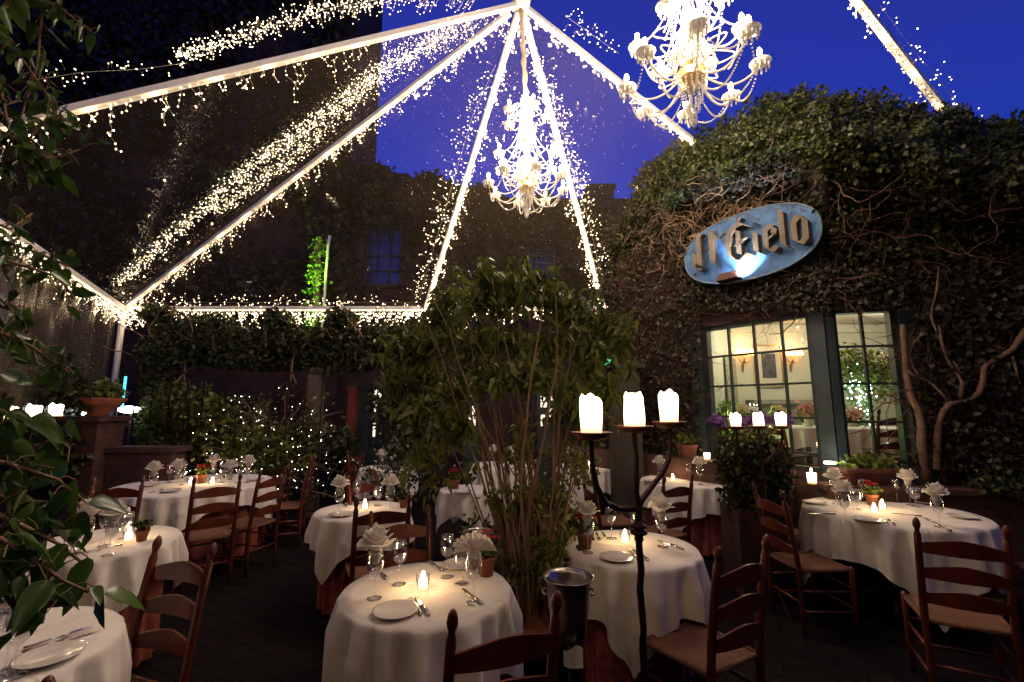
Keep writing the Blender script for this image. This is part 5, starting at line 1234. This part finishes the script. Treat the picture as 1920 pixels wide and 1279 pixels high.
# ------------------------------------------------------------ hedge under the eave, posts, shrub
def hedge(name, label, cat, pts, rx, ry, rz, n, size, m, Y, extra=None):
    c0 = at(pts[0][0], pts[0][1], Y); t = thing(name, label, cat, (c0[0], Y, 0)); P = []
    for x, y, s in pts:
        c = at(x, y, Y + rnd.uniform(-.15, .15)); P.append(clump(c, (rx * s, ry, rz * s), int(n * s)))
    P = np.concatenate(P) - np.array([c0[0], Y, 0]); leaves('foliage', P, None, size, m, t, aspect=.36); return t, np.array([c0[0], Y, 0])
t, o_ = hedge('climbing_hedge', 'leafy climber hanging along the low eave behind the tables', 'hedge', [(305, 660, .8), (300, 720, .6), (340, 620, .9), (380, 645, 1.1), (440, 650, 1.1), (500, 655, 1.1), (560, 655, 1.1), (620, 650, 1.2), (680, 650, 1.1), (740, 650, 1.1), (300, 590, .45), (520, 600, .5), (640, 598, .5), (780, 640, 1), (410, 610, .6)], .5, .35, .38, 1500, .075, m_ivy, 7.35)
b = MB()
for i in range(26):
    x = rnd.uniform(255, 760); q = at(x, rnd.uniform(640, 720), 7.2) - o_; pts = wander(q, (rnd.uniform(-.5, .5), 0, 1), .1, 9, .25); b.tube(pts, [.014 - .001 * j for j in range(10)], 5, False)
b.build('stems', m_bark, t, True)
def post(px, y0, y1, Y, w_, m, label, name='timber_post'):
    p = at(px, y1, Y); z1 = at(px, y0, Y)[2]; b = MB(); b.box((0, 0, z1 / 2), (w_, w_, z1)).box((0, 0, .15), (w_ * 1.25, w_ * 1.25, .3)).box((0, 0, z1 - .06), (w_ * 1.2, w_ * 1.2, .08)); tag(b.build(name, m, None, False, (p[0], Y, 0)), label, 'post', 'posts under the eave')
m_redpost = mat('red_brown_post', (.20, .03, .02), .6, col2=(.1, .02, .015), scale=6, stretch=(1, 1, .2)); m_greypost = mat('weathered_post', (.12, .09, .07), .8, col2=(.07, .05, .04), scale=8, stretch=(1, 1, .15))
post(588, 690, 850, 7.2, .16, m_greypost, 'weathered timber post at the right of the sparkling shrub'); post(655, 725, 880, 7.6, .13, m_redpost, 'dark red timber post behind the table left of the tree'); post(680, 722, 850, 8.6, .26, m_blueframe, 'slate blue door post right of the red post')
# sparkling bare shrub
c0 = at(500, 850, 6.9); t = thing('bare_shrub', 'bare branched shrub wound with tiny white lights under the hedge', 'shrub', (c0[0], 6.9, 0)); b = MB(); tips = []
for i in range(90):
    a = rnd.uniform(-1, 1); pts = wander((rnd.gauss(0, .12), rnd.gauss(0, .1), .3), (a * .9, rnd.gauss(0, .3), 1.3), .12, rnd.randint(9, 15), .16, (a * .05, 0, -.03)); b.tube(pts, [.016 * (1 - j / len(pts)) + .003 for j in range(len(pts))], 4, False); tips += pts[5:]
b.build('branches', m_bark, t, True); P = np.array(tips)[rng.integers(0, len(tips), 2600)] + rng.normal(size=(2600, 3)) * .07
leaves('leaves', P, None, .06, m_tree, t, aspect=.36); m_tiny = mat('cool_white_bulb', (1, .95, .9), .5, emit=9, ecol=(1, .92, .82), samp='NONE'); b = MB()
for q in P[:380]: 
    if rnd.random() < .9: b.octa(q + [0, -.05, 0], .0065)
o = b.build('bulbs', m_tiny, t); o['kind'] = 'stuff'
t, o_ = hedge('low_shrub', 'yellow green shrub behind the iron fence', 'shrub', [(300, 800, .8), (310, 770, .7), (350, 760, .9), (400, 790, 1), (320, 820, 1), (420, 840, 1), (500, 840, .9)], .45, .3, .42, 800, .075, m_tree, 6.6)
t, o_ = hedge('dark_shrub', 'dark leafy shrub left of the tree at the doors', 'shrub', [(740, 760, 1), (790, 790, 1), (770, 840, .9), (830, 760, .8), (640, 830, .6), (560, 830, .8)], .4, .3, .45, 700, .08, m_ivy, 6.9)
# iron fence
p = at(215, 800, 6.35); t = thing('iron_fence', 'thin black iron fence running behind the far left table', 'fence', (p[0], 6.35, 0)); xe = at(600, 800, 6.35)[0] - p[0]; zz = [at(400, y, 6.35)[2] for y in (795, 700)]
for z in (zz[0], zz[1], .25):
    MB().box((xe / 2, 0, z), (xe, .025, .02)).build('rail', m_iron, t)
b = MB(); k = int(xe / .22)
for i in range(k + 1): b.box((xe * i / k, .0, (zz[1] + .08) / 2), (.014, .014, zz[1] + .08))
o = b.build('bars', m_iron, t)
# brick pier with bowl planter, and low brick wall at the left
def pier(px, ytop, Y, w_, label):
    p = at(px, ytop, Y); t = thing('brick_pier', label, 'brick pier', (p[0], Y, 0), 0, 'brick piers at the left'); MB().box((0, 0, p[2] / 2), (w_, w_, p[2])).build('shaft', m_brick, t); MB().box((0, 0, p[2] + .03), (w_ + .08, w_ + .08, .06)).build('cap', m_brick, t); return p
p = pier(181, 790, 5.6, .38, 'red brick pier carrying the planted bowl beside the white light'); t = thing('bowl_planter', 'wide terracotta bowl with a leafy plant on the brick pier', 'planter', (p[0], 5.6, p[2] + .062))
MB().lathe([(.001, 0), (.12, 0), (.1, .04), (.2, .12), (.27, .2), (.26, .22), (.001, .2)], n=26).build('bowl', m_terra, t, True); leaves('leaves', clump((0, 0, .3), (.26, .24, .13), 700), None, .06, m_tree, t, aspect=.4)
b = MB(); x0 = at(-60, 850, 4.9); b.box((0, 0, .55), (3.1, .25, 1.1)).box((0, 0, 1.12), (3.2, .33, .06)); tag(b.build('brick_wall', m_brick, None, False, (x0[0] + .1, 5.7, 0)), 'low dark brick wall behind the left foliage', 'wall')
t, o_ = hedge('wall_shrub', 'dark shrub over the low brick wall at the left', 'shrub', [(20, 720, 1), (90, 700, 1), (140, 740, .7), (40, 840, 1), (110, 850, 1)], .4, .25, .35, 600, .08, m_ivy, 5.3)
# light streaks beyond the fence; their lamp bodies and poles are made up
m_str = mat('white_strip_glow', (1, 1, 1), .5, emit=9, ecol=(.8, .95, 1)); 
for px, py, w_, h_, Y, lb in ((242, 768, .17, .05, 6.45, 'long white light streak glowing low behind the iron fence'), (157, 772, .07, .045, 6.1, 'short white light streak glowing left of the brick pier')):
    p = at(px, py, Y); t = thing('light_streak', lb, 'light streak', (p[0], Y, 0), 0, 'light streaks beyond the fence'); MB().ball((0, 0, p[2]), 1, 16, 8, (w_, .03, h_)).build('diffuser', m_str, t, True); MB().tube([(0, .05, 0), (0, .05, p[2])], .02, 8).build('pole', m_iron, t, True)
m_cy = mat('cyan_glow', (.1, .8, .9), .5, emit=1.6, ecol=(.1, .75, .85)); p = at(231, 745, 6.45); z0, z1 = at(231, 765, 6.45)[2], at(231, 706, 6.45)[2]
t = thing('cyan_light', 'slim upright cyan light beyond the fence', 'cyan light', (p[0], 6.45, 0)); MB().tube([(0, 0, z0), (0, 0, z1)], .016, 8).build('tube', m_cy, t, True); MB().tube([(0, .05, 0), (0, .05, z0), (0, .01, z0)], .01, 6).build('stand', m_iron, t)  # cyan light given a made-up tube and stand
# small green glass lamp on a grey gate pier right of the tree
p = at(1168, 692, 6.2); t = thing('gate_pier', 'grey green gate pier with flat cap at the right of the tree', 'gate pier', (p[0], 6.2, 0)); m_gp = mat('mossy_render', (.03, .028, .018), .9, col2=(.05, .04, .028), scale=5, bump=.5)
MB().box((0, 0, p[2] / 2), (.36, .34, p[2])).build('shaft', m_gp, t); MB().box((0, 0, p[2] + .03), (.48, .46, .06)).build('cap', m_gp, t)
p = at(1140, 676, 6.15); t = thing('green_lantern', 'tiny glowing green glass lantern on the gate pier', 'lantern', p); MB().lathe([(.001, -.07), (.04, -.06), (.05, 0), (.03, .06), (.001, .09)], n=6).build('glass', mat('green_glass_glow', (.05, .8, .4), .2, emit=1.2, ecol=(.05, .8, .35)), t); MB().lathe([(.05, -.10), (.05, -.072), (.001, -.07)], n=10).build('base', m_iron, t)

# ------------------------------------------------------------ multi-stem tree in the middle
TC = np.array([.11, 3.15, 0]); tr = thing('ficus_tree', 'tall multi stemmed ficus tree in a pot between the tables', 'tree', TC)
MB().lathe([(.001, 0), (.26, 0), (.31, .28), (.34, .28), (.35, .35), (.31, .35), (.29, .31), (.001, .31)], n=30).build('pot', m_terra, tr, True)
st = []; ends = []
for i in range(56):
    q = rnd.uniform(0, 2 * PI); r_ = rnd.uniform(.02, .2); lean = rnd.uniform(.1, 1); k = rnd.randint(11, 20)
    p0 = (r_ * math.cos(q), r_ * math.sin(q), .25); tx = max(-.75, min(.7, rnd.gauss(-.05, .42))); d = (tx * .16 + .1 * math.cos(q), .10 * rnd.gauss(0, 1), 1.2)
    pts = wander(p0, d, .11, k, .055, (tx * .02, 0, .01)); st.append((pts, rnd.uniform(.004, .0125))); ends += [(pts[j], j) for j in range(6, len(pts))]
b = MB()
for pts, r_ in st: b.tube(pts, [r_ * (1 - .65 * j / len(pts)) for j in range(len(pts))], 6, False)
tw = []
CROWN = [(830, 590, 1), (900, 560, 1.1), (960, 540, 1.1), (1020, 560, 1), (1080, 580, 1), (1130, 600, .8), (800, 640, 1), (870, 650, 1), (950, 640, 1), (1040, 650, 1), (1110, 660, .95), (1155, 640, .6), (790, 700, .9), (850, 730, .9), (920, 710, .8), (1000, 700, .8), (1070, 720, .9), (1130, 720, .6), (800, 780, .7), (860, 790, .5), (1060, 780, .4), (840, 560, .5), (990, 515, .55), (915, 520, .5), (785, 850, .35), (750, 650, .6), (745, 720, .5), (1100, 770, .4)]
P = []
for x, y, s in CROWN:
    c = at(x, y, TC[1] + rnd.uniform(-.35, .45)) - TC
    e = min(ends, key=lambda a: np.linalg.norm(a[0] - c) + (.0 if a[0][2] < c[2] else .2))[0]
    mid = (np.array(e) + c) / 2 + rng.normal(size=3) * .04; b.tube([e, mid + [0, 0, .06], c], [.005, .004, .003], 5, False)
    for j in range(int(9 * s) + 3):
        dirn = rng.normal(size=3) * [1, .8, .6]; dirn /= np.linalg.norm(dirn); pts = wander(c, dirn, .035, rnd.randint(4, 8), .25, (0, 0, -.05)); b.tube(pts, .0022, 3, False)
        for q in pts[1:]:
            for _ in range(3): P.append(q + rng.normal(size=3) * .016)
    P += list(clump(c, (.21 * s, .2 * s, .15 * s), int(150 * s)))
b.build('trunk', m_bark, tr, True)
broad('crown', np.array(P), .06, m_tree, tr, .7, .22)
print('tree leaves', len(P))
P = np.concatenate([clump((rnd.uniform(-.4, .45), rnd.uniform(-.25, .3), rnd.uniform(.5, 1.5)), (.13, .13, .13), 30) for _ in range(42)]); leaves('low_leaves', P, None, .055, m_tree, tr, droop=.6, aspect=.24, big=True)
# white flowering plant left of trunk
c = at(745, 862, 5.6); t = thing('white_flowering_plant', 'loose plant with tiny white flowers left of the tree trunk', 'plant', (c[0], 5.6, 0)); MB().lathe(pot_profile(.16, .5), n=20).build('pot', m_terra, t, True)
b = MB(); P = []
for i in range(40):
    pts = wander((rnd.gauss(0, .05), rnd.gauss(0, .05), .42), (rnd.gauss(0, .35), rnd.gauss(0, .3), 1), .08, rnd.randint(5, 11), .2); b.tube(pts, .004, 4, False); P += pts[3:]
b.build('stems', m_ivy, t, True); P = np.array(P); P2 = np.repeat(P, 3, 0) + rng.normal(size=(len(P) * 3, 3)) * .05; leaves('leaves', P2, None, .05, m_ivy, t); P3 = P[rng.integers(0, len(P), 260)] + rng.normal(size=(260, 3)) * .05; leaves('blossoms', P3, None, .03, m_flower_w, t, aspect=.5)

# ------------------------------------------------------------ foliage close by at the left
lt = thing('broad_leaved_tree', 'broad leaved tree close by, its dark branches reaching in from the left edge', 'tree', (-2.0, .75, 0)); Lo = np.array([-2.0, .75, 0])
b = MB(); b.tube([(0, 0, 0), (.03, 0, .8), (-.02, .03, 1.7), (.03, 0, 2.6), (0, .05, 3.4)], [.08, .07, .06, .045, .03], 9); b.build('trunk', m_bark, lt, True)
BR = [([(-160, 20), (-30, 60), (40, 110), (90, 180), (120, 250)], 1.55, .06, 46), ([(-160, 60), (-60, 40), (0, 20), (60, -10), (120, 20), (170, 60)], 1.5, .06, 44), ([(-160, 140), (-70, 150), (0, 210), (60, 300), (100, 330)], 1.45, .06, 40), ([(-160, 330), (-60, 330), (20, 300), (90, 220), (150, 230)], 1.5, .055, 34), ([(-160, 440), (-60, 440), (0, 450), (60, 470), (130, 500)], 1.4, .06, 30), ([(-160, -60), (0, -30), (80, 10), (70, 120), (40, 220)], 1.6, .06, 26), ([(-160, 200), (-40, 230), (30, 260), (90, 300), (150, 280)], 1.45, .06, 22), ([(-150, 380), (-30, 410), (20, 430), (60, 400)], 1.5, .055, 14),
      ([(-160, 480), (-20, 480), (50, 500), (110, 520), (140, 560)], 1.4, .055, 20), ([(-160, 620), (-10, 620), (60, 650), (130, 700)], 1.4, .055, 24), ([(-160, 560), (0, 560), (40, 600), (70, 680)], 1.5, .055, 20), ([(-160, 760), (0, 770), (70, 800), (130, 840)], 1.3, .075, 14),
      ([(-170, 840), (-20, 860), (50, 880), (110, 900), (150, 950)], 1.2, .075, 24), ([(-170, 930), (-30, 960), (40, 985), (110, 1020), (160, 1060)], 1.12, .078, 24), ([(-170, 1000), (-40, 1050), (10, 1090), (40, 1150)], 1.05, .07, 18), ([(-170, 860), (-60, 900), (0, 930), (40, 950)], 1.25, .08, 20), ([(-150, 1000), (0, 1010), (60, 1050), (120, 1090), (165, 1110)], 1.08, .075, 20),
      ([(-160, 100), (-60, 90), (0, 160), (20, 260), (10, 340)], 1.4, .06, 24), ([(-160, 700), (-60, 720), (0, 740), (30, 800)], 1.35, .07, 16), ([(-160, 540), (-80, 520), (-20, 560), (10, 640)], 1.35, .06, 20)]
P = []; S = []; b = MB()
for pts, Y, sz, n in BR:
    W_ = [at(x, y, Y + .06 * i) for i, (x, y) in enumerate(pts)]; W0 = np.array([-2.0, .75, W_[0][2] - .25]); W_ = [W0] + W_; k = len(W_)
    b.tube([w_ - Lo for w_ in W_], [.009] + [.007 * (1 - .75 * i / k) for i in range(k - 1)], 6, False)
    for i in range(n):
        u = .25 + .75 * (i + rnd.random()) / n; f = 1 + u * (k - 2); j = min(int(f), k - 2); q = W_[j] + (W_[j + 1] - W_[j]) * (f - j) - Lo; q2 = q + rng.normal(size=3) * sz * .45; b.tube([q, (q + q2) / 2 + [0, 0, .01], q2], .0018, 4, False); P.append(q2); S.append(sz)
b.build('branches', m_bark, lt, True)
S = np.array(S); P = np.array(P)
for sz in sorted(set(S)): broad('leaves', P[S == sz], sz, m_bigleaf, lt)

# ------------------------------------------------------------ sky, exposure, camera
world = bpy.data.worlds.new('World'); scene.world = world; world.use_nodes = True; nt = world.node_tree; bg = nt.nodes['Background']
sky = nt.nodes.new('ShaderNodeTexSky'); sky.sky_type = 'NISHITA'; sky.sun_disc = False; sky.sun_elevation = R(0); sky.sun_rotation = R(180); sky.ozone_density = 10
mx = nt.nodes.new('ShaderNodeMix'); mx.data_type = 'RGBA'; mx.blend_type = 'MULTIPLY'; mx.inputs[0].default_value = 1; mx.inputs[7].default_value = (*SKYT, 1)
nt.links.new(sky.outputs[0], mx.inputs[6]); nt.links.new(mx.outputs[2], bg.inputs[0]); bg.inputs[1].default_value = SKYS
m_canvas = mat('sky_blocker_cloth', (.35, .3, .25), .9, bump=.3)
P = [[(x, y, 4.25 + .5 * math.cos(x * .35) + .05 * math.sin(x * 6)) for x in np.linspace(-6.5, 6.5, 40)] for y in np.linspace(-4, 2.1, 8)]
b = MB(); b.grid(P); o = b.build('sky_blocker_canopy', m_canvas, None, True); tag(o, 'unseen canvas canopy added above the viewpoint to block sky light', 'canopy')  # added out of view to cut sky light from overhead
b = MB(); b.box((0, 0, 4.5), (26, .3, 9)); tag(b.build('sky_blocker_wall', m_brick, None, False, (0, -4.6, 0)), 'tall unseen brick wall added behind the viewpoint to block sky light', 'wall')  # added out of view to cut sky light from the rear
# lamps of the marquee bay overhead, out of the frame
for x, y in ((-1.8, -.4), (1.6, -.6), (-.2, .6), (3.2, .8), (-3.2, .9)): lamp((x, y, 3.9), OVER, (1, .72, .50), .03)
cam = bpy.data.cameras.new('camera'); co = bpy.data.objects.new('camera', cam); COL.objects.link(co); co.location = (0, 0, EYE); co.rotation_euler = (PI / 2 + PITCH, 0, 0)
cam.sensor_width = 36; cam.lens = F / 1920 * 36; cam.clip_start = .05; cam.clip_end = 500; scene.camera = co
scene.view_settings.view_transform = 'Standard'; scene.view_settings.look = 'None'; scene.view_settings.exposure = EXPO; scene.view_settings.gamma = 1
scene.render.engine = 'CYCLES'; cy = scene.cycles; cy.use_denoising = True; cy.max_bounces = 7; cy.diffuse_bounces = 3; cy.glossy_bounces = 3; cy.transmission_bounces = 4; cy.transparent_max_bounces = 24
cy.sample_clamp_indirect = 2.5; cy.sample_clamp_direct = 0; cy.caustics_reflective = False; cy.caustics_refractive = False; cy.use_light_tree = True; cy.use_adaptive_sampling = True; cy.adaptive_threshold = .015
print('OBJECTS', len(bpy.data.objects), 'FACES', sum(len(m.polygons) for m in bpy.data.meshes))
